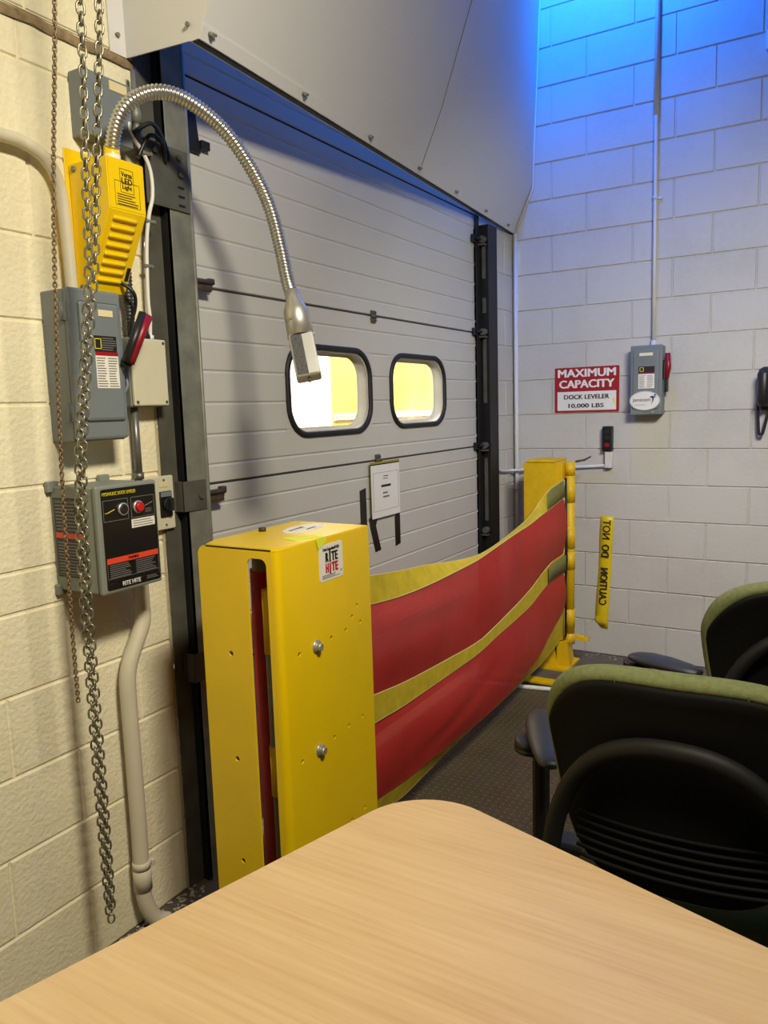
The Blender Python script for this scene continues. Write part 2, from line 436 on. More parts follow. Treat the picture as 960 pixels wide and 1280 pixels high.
# ------------------------------------------------------------------ sectional door
dr = thing('door_1', (-1.62, 0, 0), None, None); dr['kind'] = 'structure'
DX0, DX1 = -2.80, -.53
wins = [(-1.931, 1.562, .585, .348), (-1.208, 1.564, .552, .338)]
bounds = [.045, .655, 1.266, 1.877, 2.488, 2.80]
offs = [.06, .155, .255, .355, .45, .545]
for i in range(5):
    z0, z1 = bounds[i]+.002, bounds[i+1]-.002
    mb = MB()
    prof = [(z0, .006), (z0+.004, 0)]
    for o in offs[:2 if i == 4 else 6]:
        z = bounds[i]+o
        prof += [(z-.006, 0), (z-.0015, .003), (z+.0015, .003), (z+.006, 0)]
    prof += [(z1-.004, 0), (z1, .006)]
    if i != 2:
        mb.grid([[(DX0, y, z), (DX1, y, z)] for z, y in prof], smooth=False)
    else:
        # section with window cut-outs: grid columns around the holes
        xs = [DX0]
        for cx, cz, ww, hh in wins: xs += [cx-ww/2+.02, cx+ww/2-.02]
        xs.append(DX1)
        def clipgrid(x0, x1, keep):
            rows = [(z, y) for z, y in prof if keep(z)]
            if len(rows) > 1: mb.grid([[(x0, y, z), (x1, y, z)] for z, y in rows], smooth=False)
        for q in range(len(xs)-1):
            if q % 2 == 0: clipgrid(xs[q], xs[q+1], lambda z: True)
            else:
                cz, hh = wins[q//2][1], wins[q//2][3]
                lo, hi = cz-hh/2+.02, cz+hh/2-.02
                rl = [p for p in prof if p[0] < lo]+[(lo, 0)]; rh = [(hi, 0)]+[p for p in prof if p[0] > hi]
                for R_ in (rl, rh): mb.grid([[(xs[q], y, z), (xs[q+1], y, z)] for z, y in R_], smooth=False)
                # corner fills (hidden under the rounded frame)
    mb.build('door_panel', m_door, dr)
mb = MB()
for z in bounds[1:5]: mb.box(DX0, DX1, .004, .03, z-.004, z+.004)
mb.build('section_joint', m_groove, dr)
for cx, cz, ww, hh in wins:
    mtx = RL(cx, 0, cz)
    mb = MB()
    ring = lambda w_, h_, r_, y: [(cx+p[0], y, cz+p[1]) for p in rrect(w_, h_, r_, 9)]
    r = .12
    P = [ring(ww, hh, r, .004), ring(ww, hh, r, -.006), ring(ww-.008, hh-.008, r-.004, -.011), ring(ww-.036, hh-.036, r-.018, -.011), ring(ww-.044, hh-.044, r-.022, -.006), ring(ww-.044, hh-.044, r-.022, .004)]
    P = [p+[p[0]] for p in P]
    mb.grid(P); fr = mb.build('window_frame', m_rubber, dr); fr['label'] = 'black rubber window frame'
    mb = MB()
    P = [ring(ww-.042, hh-.042, r-.021, -.004), ring(ww-.046, hh-.046, r-.023, .045), ring(ww-.075, hh-.075, r-.037, .047)]
    P = [p+[p[0]] for p in P]
    mb.grid(P); mb.build('inner_rim', mat('window_rim_white', rgb(206, 204, 196), .5), fr)
    mb = MB(); mb.faces(ring(ww-.05, hh-.05, r-.025, .046), [list(range(40))])
    mb.build('pane', m_glass, fr)
# back skin round the window openings so no daylight leaks by the corners
mb = MB()
for cx, cz, ww, hh in wins:
    out_ = [(-ww/2-.004, -hh/2-.004), (ww/2+.004, -hh/2-.004), (ww/2+.004, hh/2+.004), (-ww/2-.004, hh/2+.004)]
    mb.holes(out_, [rrect(ww-.05, hh-.05, .10, 8)], .003, RL(cx, .0025, cz))
mb.build('window_surround', m_door, dr)
# hinges and lock tabs
def hinge(x, z, m, w=.035, h=.05):
    mb = MB(); mb.box(x-w/2, x+w/2, -.010, -.001, z-h/2, z-.004, .002); mb.box(x-w/2, x+w/2, -.010, -.001, z+.004, z+h/2, .002)
    mb.cyl((x-w/2-.003, -.013, z), (x+w/2+.003, -.013, z), .006, 10)
    for sx in (-1, 1):
        for sz in (-1, 1): mb.cyl((x+sx*w*.3, -.010, z+sz*h*.32), (x+sx*w*.3, -.014, z+sz*h*.32), .004, 8)
    mb.build('hinge', m, dr)
hinge(-1.61, 1.872, m_dsteel); hinge(-1.61, 1.268, m_dsteel)
for z in (1.888, 1.243):
    mb = MB(); mb.box(-2.72, -2.60, -.030, -.004, z-.018, z+.006, .004); mb.box(-2.70, -2.615, -.042, -.026, z-.03, z-.014, .004)
    mb.cyl((-2.74, -.03, z), (-2.60, -.03, z), .008, 10); mb.box(-2.61, -2.585, -.026, -.008, z-.004, z+.014, .003)
    mb.build('roller_bracket', m_rust, dr)
mb = MB(); mb.prism([(-2.66, -.012, 2.43), (-2.62, -.012, 2.43), (-2.60, -.012, 2.27), (-2.66, -.012, 2.27)], (0, .01, 0)); mb.box(-2.60, -2.565, -.02, -.002, 2.285, 2.31, .002)
mb.build('roller_bracket', m_black, dr)
for z in (2.36, 1.88, 1.27):
    mb = MB(); mb.box(-.60, -.54, -.02, -.004, z-.02, z+.02, .003); mb.cyl((-.58, -.03, z), (-.48, -.03, z), .008, 10); mb.build('roller_bracket', m_black, dr)

# outside: dock shelter curtain and pale wall seen through the windows
ow = thing('dock_shelter', (-.6, 1.3, 0), 'sunlit yellow panel outside the door windows', 'dock shelter')
mb = MB(); mb.box(-.03, 3.4, 1.3, 1.36, 0, 3.2, .01); mb.build('panel', m_out, ow)
mb = MB()
for z in (1.425, 1.45): mb.cyl((-.03, 1.29, z), (3.4, 1.29, z), .012, 8)
mb.build('rail', m_outw, ow)
ow2 = MB().box(-3.6, -.04, 1.3, 1.36, 0, 3.2, .01).build('outside_panel', m_outw)
tag(ow2, 'blown-out white panel seen through the left door window', 'panel')

# ------------------------------------------------------------------ door tracks
def angle_z(mb, x0, x1, y0, y1): mb.box(x0, x1, y0, y1, 0, 2.62)
tl = thing('door_track', (-2.77, -.03, 0), 'grey galvanized track left of the door, beside the control box', 'door track')
mb = MB(); angle_z(mb, -2.838, -2.778, -.010, -.002); mb.build('wall_angle', m_dsteel, tl)
mb = MB(); angle_z(mb, -2.780, -2.775, -.034, 0); mb.build('web', m_black, tl)
mb = MB(); mb.box(-2.775, -2.688, -.046, -.042, 0, 2.60, .0015); mb.box(-2.692, -2.688, -.046, -.008, 0, 2.60, .001); mb.tube([(-2.690, -.044, 0), (-2.690, -.044, 2.60)], .006, 8)
mb.build('rail', m_galv, tl)
mb = MB(); mb.box(-2.775, -2.70, -.014, -.010, 0, 2.60); mb.build('inner_face', m_black, tl)
for z in (.71, 1.24):
    mb = MB(); mb.box(-2.808, -2.778, -.016, -.011, z-.04, z+.05); mb.box(-2.80, -2.705, -.051, -.047, z-.04, z+.05); mb.box(-2.80, -2.795, -.05, -.012, z-.04, z+.05)
    mb.cyl((-2.73, -.05, z), (-2.73, -.058, z), .008, 6); mb.build('bracket', m_dsteel, tl)
mb = MB(); mb.box(-2.862, -2.70, -.052, -.047, 2.07, 2.24, .001)
for x, z in ((-2.74, 2.215), (-2.735, 2.17), (-2.83, 2.215)): mb.cyl((x, -.052, z), (x, -.062, z), .009, 6)
pl = mb.build('splice_plate', m_dsteel, tl)
mb = MB()
for z in (2.11, 2.085, 2.135): mb.box(-2.745, -2.722, -.0535, -.0515, z-.003, z+.003)
mb.build('slot', m_black, pl)
tr_ = thing('door_track', (-.5, -.05, 0), 'black steel track right of the door, near the corner', 'door track')
mb = MB(); mb.box(-.535, -.528, -.02, 0, 0, 2.5); mb.box(-.56, -.53, -.018, -.012, 0, 2.5); mb.build('wall_angle', m_black, tr_)
mb = MB(); mb.box(-.50, -.494, -.058, -.004, 0, 2.44); mb.box(-.505, -.388, -.062, -.057, 0, 2.44); mb.cyl((-.39, -.060, 0), (-.39, -.060, 2.44), .004, 8)
mb.build('rail', m_black, tr_)
for z0, z1 in ((2.16, 2.33), (1.50, 1.86), (1.98, 2.06), (.85, 1.2)):
    mb = MB(); mb.box(-.507, -.501, -.045, -.025, z0, z1, .001); mb.build('slat', m_dsteel, tr_)
for z in (2.36, 1.88, 1.27, .80):
    mb = MB(); mb.cyl((-.54, -.038, z), (-.50, -.038, z), .018, 16); mb.box(-.54, -.51, -.055, -.015, z-.03, z-.022)
    mb.build('roller', m_dsteel, tr_)

# ------------------------------------------------------------------ sheet-metal hood above the door
hd = thing('door_hood', (-1.4, -.2, 2.4), 'white sheet metal hood over the top of the door', 'hood')
Lp = [(-2.86, -.27, 2.436), (-2.853, -.38, 2.68), (-2.84, -.60, 3.15), (-2.83, -.85, 3.75)]
Rp = [(-.002, -.012, 2.484), (-.002, -.125, 2.72), (-.002, -.15, 3.15), (-.002, -.174, 3.75)]
mb = MB(); N = 40
def hoodpt(k, t):      # flat slanted sheet that curls upright towards the right wall
    a, b = Vector(Lp[k]), Vector(Rp[k]); pl = -.012-.479*(b.z-2.484)
    q = a.lerp(Vector((b.x, pl, b.z)), t); q.y += (b.y-pl)*t**2
    return q
rows = [[tuple(hoodpt(k, j/N)) for j in range(N+1)] for k in range(len(Lp))]
mb.grid(rows); fp = mb.build('front_panel', m_hood, hd)
mb = MB()
a, b, c, d = Vector(Lp[0]), Vector(Rp[0]), Vector(Rp[1]), Vector(Lp[1])
nn = Vector((.0887, -.895, -.436))
mb.prism([a, b, b.lerp(c, .13), a.lerp(d, .13)], nn*.004)
mb.prism([a, b, b+Vector((0, .03, .0)), a+Vector((0, .03, 0))], (0, 0, .003))
mb.build('bottom_lip', m_hood, fp)
mb = MB(); mb.prism([a+Vector((0, .004, -.004)), b+Vector((0, .004, -.004)), b+Vector((0, .02, -.004)), a+Vector((0, .02, -.004))], (0, 0, .004)); mb.build('rubber_seal', m_black, fp)
mb = MB(); mb.prism([(-2.862, -.002, 2.452), Lp[0], Lp[1], Lp[2], Lp[3], (-2.862, -.002, 3.75)], (.004, 0, 0)); mb.build('side_panel', m_hood, hd)
mb = MB(); mb.box(-2.915, -2.86, -.006, -.001, 2.452, 4.2); mb.build('wall_flange', m_hood, hd)
mb = MB()
for t in (.01, .17, .33, .49, .645, .80, .94):
    p = a.lerp(b, t)+(d-a).normalized()*.022
    mb = MB(); mb.cyl(p, p+nn*.018, .006, 8); mb.tube([p+nn*.012, p+nn*.012+Vector((.016, 0, .004))], .004, 8); mb.build('bolt', m_galv, hd)
for z in (2.50, 2.60): MB().cyl((-2.89, -.006, z), (-2.89, -.014, z), .006, 8).build('screw', m_galv, hd)
for z in (2.475, 2.56): MB().cyl((-2.864, -.24, z), (-2.870, -.24, z), .006, 8).build('screw', m_galv, hd)
mb = MB()
sm = [hoodpt(k, .5) for k in range(4)]
mb.tube([p+nn*.0005 for p in sm], .0016, 6); mb.build('seam', m_inkg, fp)
mb = MB()
mb.tube([(-.006, -.018, 2.475), (-.006, -.132, 2.715), (-.006, -.18, 3.75)], .006, 6); mb.build('edge_trim', m_cond, hd)

# ------------------------------------------------------------------ near guard post
gp = thing('guard_post', (-2.86, -.48, 0), 'large glossy yellow guard post in front with slotted side and product sticker', 'guard post')
PX0, PX1, PY0, PY1, PZ = -3.066, -2.663, -.606, -.355, 1.17
R_ = .018
mb = MB()
# slotted face (towards -x): local X = -y
out_ = [(.357, .0), (PY0*-1-R_, 0), (PY0*-1-R_, PZ-.003)]+[(.381-.024*math.sin(t*PI/14), PZ-.027+.024*math.cos(t*PI/14)) for t in range(8)]
slot = [(p[0]+.543, p[1]+.625) for p in rrect(.060, 1.04, .018, 5)]
hs = [circ(.448, z, .007) for z in (.9, .626, .35)]
mb.holes(out_, [slot]+hs, .005, Matrix(((0, 0, -1, PX0+.0025), (-1, 0, 0, 0), (0, 1, 0, 0), (0, 0, 0, 1))))
rows = []
for z in (0, PZ-.006):
    rows.append([(PX0+R_-R_*math.cos(t*PI/16), PY0+R_-R_*math.sin(t*PI/16), z) for t in range(9)])
mb.grid(rows, smooth=True)
hs = [circ(x, z, .006) for x, z in ((-2.997, .899), (-2.859, .903), (-2.792, .906), (-2.72, .910), (-3.004, .626), (-2.863, .634), (-2.794, .639), (-2.725, .64), (-2.796, .367), (-2.729, .372), (-2.735, .96), (-2.76, .935))]
mb.holes([(PX0+R_, 0), (PX1, 0), (PX1, PZ-.006), (PX0+R_, PZ-.006)], hs, .005, RL(0, PY0+.0025, 0))
pc = mb.build('post_cover', m_yel, gp, recalc=False)
for p in pc.data.polygons: pass
mb = MB(); mb.prism([(PX0+R_, PY0, PZ-.006), (PX1, PY0, PZ-.006), (PX1, PY1, PZ-.006), (PX0+.06, PY1, PZ-.006), (PX0+.004, PY1-.024, PZ-.006), (PX0, PY1-.03, PZ-.006), (PX0, PY0+R_, PZ-.006), (PX0+.006, PY0+.006, PZ-.006)], (0, 0, .006))
bmesh.ops.bevel(mb.bm, geom=[e for e in mb.bm.edges if all(v.co.z > PZ-.001 for v in e.verts)], offset=.003, segments=2, affect='EDGES')
mb.build('top_plate', m_yel, gp)
mb = MB(); mb.box(PX0+.25, PX1, PY1-.006, PY1, 0, PZ-.01); mb.build('back_flange', m_yel, gp)
mb = MB(); mb.cyl((-2.93, -.472, .03), (-2.93, -.472, 1.09), .052, 28); mb.build('fabric_roll', m_redmesh if False else mat('rolled_red_fabric', rgb(176, 20, 28), .6), gp)['label'] = 'rolled dark red fabric'
mb = MB(); mb.cyl((-2.93, -.472, .0), (-2.93, -.472, 1.163), .046, 24); mb.build('roller_shaft', m_galv, gp)
mb = MB(); mb.cyl((-3.02, -.534, .0), (-3.02, -.534, 1.05), .011, 16); mb.build('guide_rod', m_galv, gp)
for z0, z1 in ((.90, 1.06), (.53, .66)):
    mb = MB(); mb.cyl((-3.02, -.536, z0), (-3.02, -.536, z1), .016, 18); mb.build('knuckle', m_yelold, gp)
for x, z in ((-2.926, .899), (-2.930, .626)):
    mb = MB(); mb.lathe((x, PY0, z), (0, -1, 0), [(0, .017), (.003, .017), (.003, .0125), (.008, .0115)]); b_ = mb.build('bolt', m_chrome, gp)
    mb = MB(); mb.lathe((x, PY0-.008, z), (0, -1, 0), [(0, .0105), (.008, .0105), (.009, .009)], 6); mb.build('bolt_head', m_chrome, b_)
mb = MB(); mb.lathe((-2.855, -.39, PZ), (0, 0, 1), [(0, .011), (.009, .011), (.010, .009)], 6); mb.build('bolt', m_rust, gp)
st = MB().rplate(.105, .094, .008, .0012, RL(-2.848, PY0, 1.1035)).build('sticker', m_white, gp); st['label'] = 'white maker sticker'
F = lambda x, z: RL(x, PY0-.0018, z)
MB().text('Dok-Guardian\u00ae HD', .072, .0085, F(-2.848, 1.138), .01).build('lettering', m_ink, st)
mb = MB(); mb.text('R', .0135, .024, F(-2.8675, 1.117), .12); mb.text('I', .006, .030, F(-2.8545, 1.118), .03); mb.text('TE', .030, .024, F(-2.8335, 1.117), .12); mb.build('lettering', m_ink, st)
mb = MB(); mb.text('H', .0135, .024, F(-2.8675, 1.089), .12); mb.text('I', .006, .028, F(-2.8545, 1.086), .03); mb.text('TE', .030, .024, F(-2.8335, 1.089), .12); mb.build('lettering', m_red, st)
mb = MB(); mb.lines(F(-2.850, 1.0675), .08, .011, 3, fill=.35); mb.text('CE', .010, .006, F(-2.805, 1.074)); mb.build('fine_print', m_inkg, st)
mb = MB(); P = [(-2.79+.088*math.cos(t*PI/20), -.47+.042*math.sin(t*PI/20), PZ) for t in range(40)]
P = [(FL(-2.775, -.468, PZ, .12) @ Vector((.085*math.cos(t*PI/20), .042*math.sin(t*PI/20), 0))) for t in range(40)]
mb.prism(P, (0, 0, .0012)); ov = mb.build('oval_sticker', m_white, gp); ov['label'] = 'white oval sticker on the post top'
MB().text('janssen', .07, .014, FL(-2.80, -.462, PZ+.0018, .12+PI), .01).build('lettering', m_inkg, ov)
MB().lines(FL(-2.775, -.49, PZ+.0018, .12+PI), .06, .008, 2).build('fine_print', m_blue, ov)
sn = MB().prism([(-2.952, -.575, PZ), (-2.87, -.609, PZ), (-2.865, -.55, PZ), (-2.935, -.515, PZ)], (0, 0, .0015))
sn.prism([(-2.905, -.608, PZ-.028), (-2.914, -.608, PZ-.0), (-2.87, -.609, PZ+.0015), (-2.872, -.609, PZ-.012)], (0, -.001, 0))
tag(sn.build('tape_scrap', m_ltape), 'lime yellow tape scrap folded over the top edge of the near guard post', 'tape')

# ------------------------------------------------------------------ far guard post
fp2 = thing('guard_post', (-.28, -.3, 0), 'yellow guard post standing against the right wall at the far end of the red barrier', 'guard post')
mb = MB(); mb.box(-.34, -.16, -.385, -.19, .0, 1.165, .004); mb.build('post', m_yelold, fp2)
mb = MB(); mb.box(-.345, -.14, -.375, -.215, 1.165, 1.180, .003); mb.build('top_plate', m_yelold, fp2)
mb = MB(); mb.prism([(-.40, -.16, 0), (-.16, -.16, 0), (-.16, -.46, 0), (-.40, -.46, 0)], (0, 0, .012)); mb.prism([(-.34, -.385, .01), (-.34, -.46, .01), (-.20, -.44, .01), (-.20, -.385, .01)], (0, .02, .14)); mb.build('base_plate', m_yelold, fp2)
mb = MB(); mb.cyl((-.27, -.435, .17), (-.27, -.435, 1.165), .026, 20); mb.box(-.33, -.22, -.41, -.38, .16, 1.16, .003); mb.build('hinge_tube', m_yelold, fp2)
for z0, z1 in ((1.09, 1.16), (.94, 1.05), (.56, .66), (.68, .80), (.22, .33), (.13, .19)):
    mb = MB(); mb.cyl((-.27, -.435, z0), (-.27, -.435, z1), .0285, 20); mb.build('knuckle', m_yelold, fp2)
mb = MB(); mb.tube([(-.25, -.46, 1.165), (-.22, -.50, 1.172), (-.20, -.53, 1.19)], [.006, .006, .004], 8); mb.build('pull_wire', m_rust, fp2)
mb = MB(); mb.prism([(-.26, -.46, .15), (-.24, -.53, .14), (-.235, -.535, .16), (-.26, -.47, .18)], (.02, .0, 0)); mb.build('strap_end', m_yelold, fp2)
mb = MB(); mb.tube([(-.318, -.425, .18), (-.318, -.425, .5), (-.316, -.43, .62), (-.318, -.425, 1.08)], .0075, 8); mb.build('locking_bar', m_black, fp2)

# ------------------------------------------------------------------ barrier fabric
T_ = [(-2.496,-0.483,0.979),(-2.358,-0.469,0.960),(-2.213,-0.455,0.941),(-1.994,-0.435,0.916),(-1.747,-0.417,0.881),(-1.471,-0.401,0.854),(-1.237,-0.392,0.863),(-0.990,-0.389,0.894),(-0.798,-0.392,0.932),(-0.657,-0.397,0.992),(-0.526,-0.404,1.041),(-0.426,-0.411,1.058),(-0.336,-0.417,1.074)]
ST = [(-2.521,-0.495,0.896),(-2.400,-0.491,0.882),(-2.273,-0.487,0.871),(-2.083,-0.480,0.863),(-1.865,-0.473,0.862),(-1.615,-0.465,0.865),(-1.394,-0.457,0.881),(-1.144,-0.449,0.900),(-0.934,-0.441,0.912),(-0.769,-0.436,0.930),(-0.604,-0.430,0.945),(-0.473,-0.426,0.960),(-0.350,-0.422,0.974)]
MT = [(-2.540,-0.496,0.609),(-2.418,-0.492,0.592),(-2.291,-0.487,0.575),(-2.099,-0.481,0.558),(-1.880,-0.474,0.542),(-1.628,-0.465,0.526),(-1.404,-0.457,0.540),(-1.151,-0.449,0.566),(-0.939,-0.442,0.594),(-0.772,-0.436,0.629),(-0.606,-0.430,0.656),(-0.474,-0.426,0.661),(-0.349,-0.422,0.662)]
MBt = [(-2.546,-0.496,0.516),(-2.424,-0.492,0.507),(-2.296,-0.488,0.497),(-2.103,-0.481,0.490),(-1.883,-0.474,0.483),(-1.630,-0.465,0.477),(-1.406,-0.457,0.489),(-1.153,-0.449,0.500),(-0.941,-0.442,0.514),(-0.773,-0.436,0.542),(-0.607,-0.430,0.564),(-0.474,-0.426,0.565),(-0.349,-0.422,0.562)]
RB = [(-2.564,-0.497,0.258),(-2.440,-0.493,0.246),(-2.311,-0.488,0.229),(-2.117,-0.482,0.214),(-1.896,-0.474,0.197),(-1.641,-0.465,0.176),(-1.416,-0.458,0.169),(-1.160,-0.449,0.172),(-0.946,-0.442,0.188),(-0.776,-0.436,0.209),(-0.608,-0.430,0.260),(-0.474,-0.426,0.297),(-0.348,-0.422,0.329)]
BB = [(-2.555,-0.489,0.205),(-2.414,-0.475,0.183),(-2.266,-0.460,0.145),(-2.040,-0.439,0.131),(-1.785,-0.419,0.120),(-1.500,-0.402,0.106),(-1.260,-0.393,0.095),(-1.006,-0.389,0.095),(-0.809,-0.392,0.104),(-0.665,-0.397,0.113),(-0.530,-0.404,0.133),(-0.427,-0.411,0.157),(-0.335,-0.417,0.182)]
def ext(L):      # run the fabric on into the near post
    a, b = Vector(L[0]), Vector(L[1]); d = (a-b)/abs(b.x-a.x)
    return smooth_path([tuple(a+d*.32), tuple(a+d*.12)]+L, 5)
T_, ST, MT, MBt, RB, BB = map(ext, (T_, ST, MT, MBt, RB, BB))
bc = thing('barrier_curtain', (-1.5, -.45, .1), 'sagging red fabric safety barrier with yellow straps stretched between the two yellow posts', 'safety barrier')
def fold(x, z):  # shallow creases and belly of the fabric, real displacement
    return .012*math.sin(5.1*x+6*z)*math.sin(3.3*x-1.7)+.020*math.exp(-((z-.80+.10*(x+2.1))/.035)**2)*math.exp(-((x+2.2)/.35)**2)-.010*math.exp(-((z-.30-.12*(x+1.9))/.03)**2)*math.exp(-((x+1.9)/.45)**2)
def cloth(A, Bq, n, dis=0.0, t=0.0):
    rows = []
    for a, b in zip(A, Bq):
        r = []
        for k in range(n+1):
            p = a.lerp(b, k/n)
            if dis: p = p+Vector((0, -dis*math.sin(PI*k/n)*(1.0)-fold(p.x, p.z)*math.sin(PI*k/n), 0))
            r.append(p)
        rows.append(r)
    return rows
mb = MB().grid(cloth(ST, MT, 14, .02)); up_ = mb.build('upper_panel', m_redmesh, bc)
mb = MB().grid(cloth(MBt, RB, 14, .02)); mb.build('lower_panel', m_redmesh, bc)
def solid_strap(A, Bq, name, y=-.003):
    mb = MB(); o = Vector((0, y, 0)); 
    th = Vector((0, -.0015, 0)); A0 = [a+o-th for a in A]; B0 = [b+o-th for b in Bq]; A1 = [a+o+th for a in A]; B1 = [b+o+th for b in Bq]
    mb.grid([A1, B1]); mb.grid([A0, B0]); mb.grid([A0, A1], False); mb.grid([B0, B1], False)
    ob = mb.build(name, m_strap, bc)
    mb = MB(); mb.tube([a+o for a in A], .0022, 6); mb.tube([b+o for b in Bq], .0022, 6); mb.build('strap_edging', m_edge, ob)
    A2, B2 = A[-15:], Bq[-15:]
    mb = MB(); mb.grid([[a.lerp(b, .06)+o*2.6, b.lerp(a, .06)+o*2.6] for a, b in zip(A2[2:], B2[2:])]); pt = mb.build('patch', m_strapg, ob)
    pt['label'] = 'greyish olive strap end'
    md = pt.modifiers.new('thick', 'SOLIDIFY'); md.thickness = .002; md.offset = 0
    return ob
s1 = solid_strap(T_, ST, 'top_strap'); s2 = solid_strap(MT, MBt, 'middle_strap', -.006); s3 = solid_strap(RB, BB, 'bottom_strap', .004)
mb = MB(); mb.tube([(-.338, -.424, .19), (-.345, -.424, .5), (-.345, -.424, 1.07)], .004, 6); mb.build('end_hem', m_edge, bc)

# ------------------------------------------------------------------ LED dock light with gooseneck
ld = thing('dock_light', (-3.02, 0, 1.82), 'yellow wall mounted dock lamp with silver gooseneck arm arching over the door', 'lamp')
mb = MB(); mb.box(-3.088, -2.955, -.004, -.0005, 1.825, 2.165, .001); mb.build('back_plate', m_yel, ld)
mb = MB(); xa, xb = -3.078, -2.961
mb.prism([(xa, -.004, 2.125), (xa, -.148, 2.123), (xa, -.148, 2.0), (xa, -.045, 1.808), (xa, -.004, 1.808)], (xb-xa, 0, 0))
bmesh.ops.bevel(mb.bm, geom=mb.bm.edges[:], offset=.003, segments=2, affect='EDGES')
hb = mb.build('housing', m_yel, ld)
p0, p1 = Vector((0, -.148, 2.0)), Vector((0, -.045, 1.808)); dn = (p1-p0).normalized(); nr = Vector((0, dn.z, -dn.y)); nr = nr if nr.y < 0 else -nr
for k in range(8):
    q = p0.lerp(p1, .10+k*.105); mb = MB()
    mb.tube([Vector((-3.062, q.y, q.z)), Vector((-3.058, q.y, q.z))+nr*.002, Vector((-2.994, q.y, q.z))+nr*.002, Vector((-2.99, q.y, q.z))], .0055, 10); mb.build('louver', m_yel, hb)
q = p0.lerp(p1, .73); mb = MB(); mb.obox(Vector((-2.972, q.y, q.z)), (.006, 0, 0), nr*.001, dn*.018); mb.build('warning_sticker', m_ink, hb)
mb = MB(); mb.text('Versa', .034, .012, RL(-3.02, -.1488, 2.088), .01); mb.text('LED', .034, .014, RL(-3.02, -.1488, 2.072), .03); mb.text('Light', .030, .013, RL(-3.02, -.1488, 2.056), .01)
mb.frame(.042, .056, .0007, .0006, RL(-3.02, -.1488, 2.072)); mb.frame(.078, .058, .0006, .0006, RL(-3.02, -.1488, 2.040)); mb.lines(RL(-3.02, -.1488, 2.026), .066, .030, 5, fill=.3); mb.build('lettering', m_ink, hb)
for x, z in ((-3.081, 2.14), (-3.081, 1.85)):
    mb = MB(); mb.lathe((-3.079, -.025, z-.03), (-1, 0, 0), [(0, .008), (.003, .007), (.004, .004)], 12); mb.build('screw', m_galv, ld)
mb = MB(); mb.lathe((-3.018, -.10, 2.12), (0, 0, 1), [(0, .020), (.045, .020), (.046, .016)]); nb = mb.build('neck_base', m_yel, ld)
mb = MB(); mb.lathe((-3.018, -.10, 2.126), (0, 0, 1), [(0, .0206), (.018, .0206)]); mb.build('label_band', m_white, nb)
G = [(-3.018,-.10,2.155),(-3.027,-.125,2.195),(-3.025,-.153,2.236),(-3.003,-.18,2.267),(-2.957,-.207,2.291),(-2.902,-.233,2.291),(-2.831,-.26,2.262),(-2.773,-.287,2.211),(-2.716,-.313,2.128),(-2.691,-.34,2.042),(-2.688,-.367,1.936),(-2.698,-.393,1.846),(-2.713,-.42,1.794)]
gpth = smooth_path(G, 40)
# resample evenly and add the corrugation
Ls = [0]
for a, b in zip(gpth, gpth[1:]): Ls.append(Ls[-1]+(b-a).length)
n_r = 92; pp = []; rr = []; i = 0
for k in range(n_r*4+1):
    s = Ls[-1]*k/(n_r*4)
    while i < len(Ls)-2 and Ls[i+1] < s: i += 1
    t = (s-Ls[i])/max(1e-9, Ls[i+1]-Ls[i]); pp.append(gpth[i].lerp(gpth[i+1], t)); rr.append((.0162, .0192, .0192, .0162)[k % 4])
mb = MB(); mb.tube(pp, rr, 16); mb.build('gooseneck', m_flex, ld)
h0 = Vector((-2.713, -.42, 1.80)); h1 = Vector((-2.758, -.497, 1.572)); hdv = (h1-h0).normalized(); LH = (h1-h0).length
mb = MB(); mb.lathe(h0, hdv, [(-.01, .020), (.015, .021), (.045, .033), (.055, .035), (.125, .035), (.125, .031), (.118, .031)]); cup = mb.build('lamp_cup', m_chrome, ld)
e1 = hdv.orthogonal().normalized(); tocam = (CAM-h1); e1 = (tocam-hdv*tocam.dot(hdv)).normalized(); e2 = hdv.cross(e1)
mb = MB(); c_ = h0+hdv*(.12+(LH-.12)/2); mb.obox(c_, e2*.0335, e1*.026, hdv*((LH-.12)/2), .006); hs_ = mb.build('heat_sink', mat('lamp_head_silver', rgb(190, 190, 186), .35, .6), cup)
mb = MB(); mb.obox(c_+e1*.0262+e2*.013, e2*.0150, e1*.0008, hdv*((LH-.12)/2-.006)); dkp = mb.build('caution_sticker', mat('dark_speckle', rgb(70, 70, 72), .6, var=.5, vs=180), hs_); dkp['label'] = 'dark speckled sticker'
mb = MB(); mb.cyl(h0+hdv*LH+e1*.008, h0+hdv*(LH+.012)+e1*.008, .004, 10); mb.build('lens_tip', m_dsteel, hs_)
for sgn in (-1, 1):
    mb = MB(); p = h0+hdv*.119+e2*.034*sgn; mb.cyl(p-hdv*.002, p+hdv*.004, .003, 8); mb.build('screw', m_white, cup)
mb = MB(); p = h0+hdv*.08+e1*.031+e2*.018; mb.cyl(p, p+e1*.005, .004, 10); mb.build('screw', m_galv, cup)
mb = MB(); mb.tube(smooth_path([(-2.99, -.062, 1.84), (-2.968, -.085, 1.815), (-2.955, -.075, 1.78), (-2.962, -.06, 1.73), (-2.955, -.055, 1.70)], 6), .005, 8); mb.build('power_cord', m_bplast, ld)

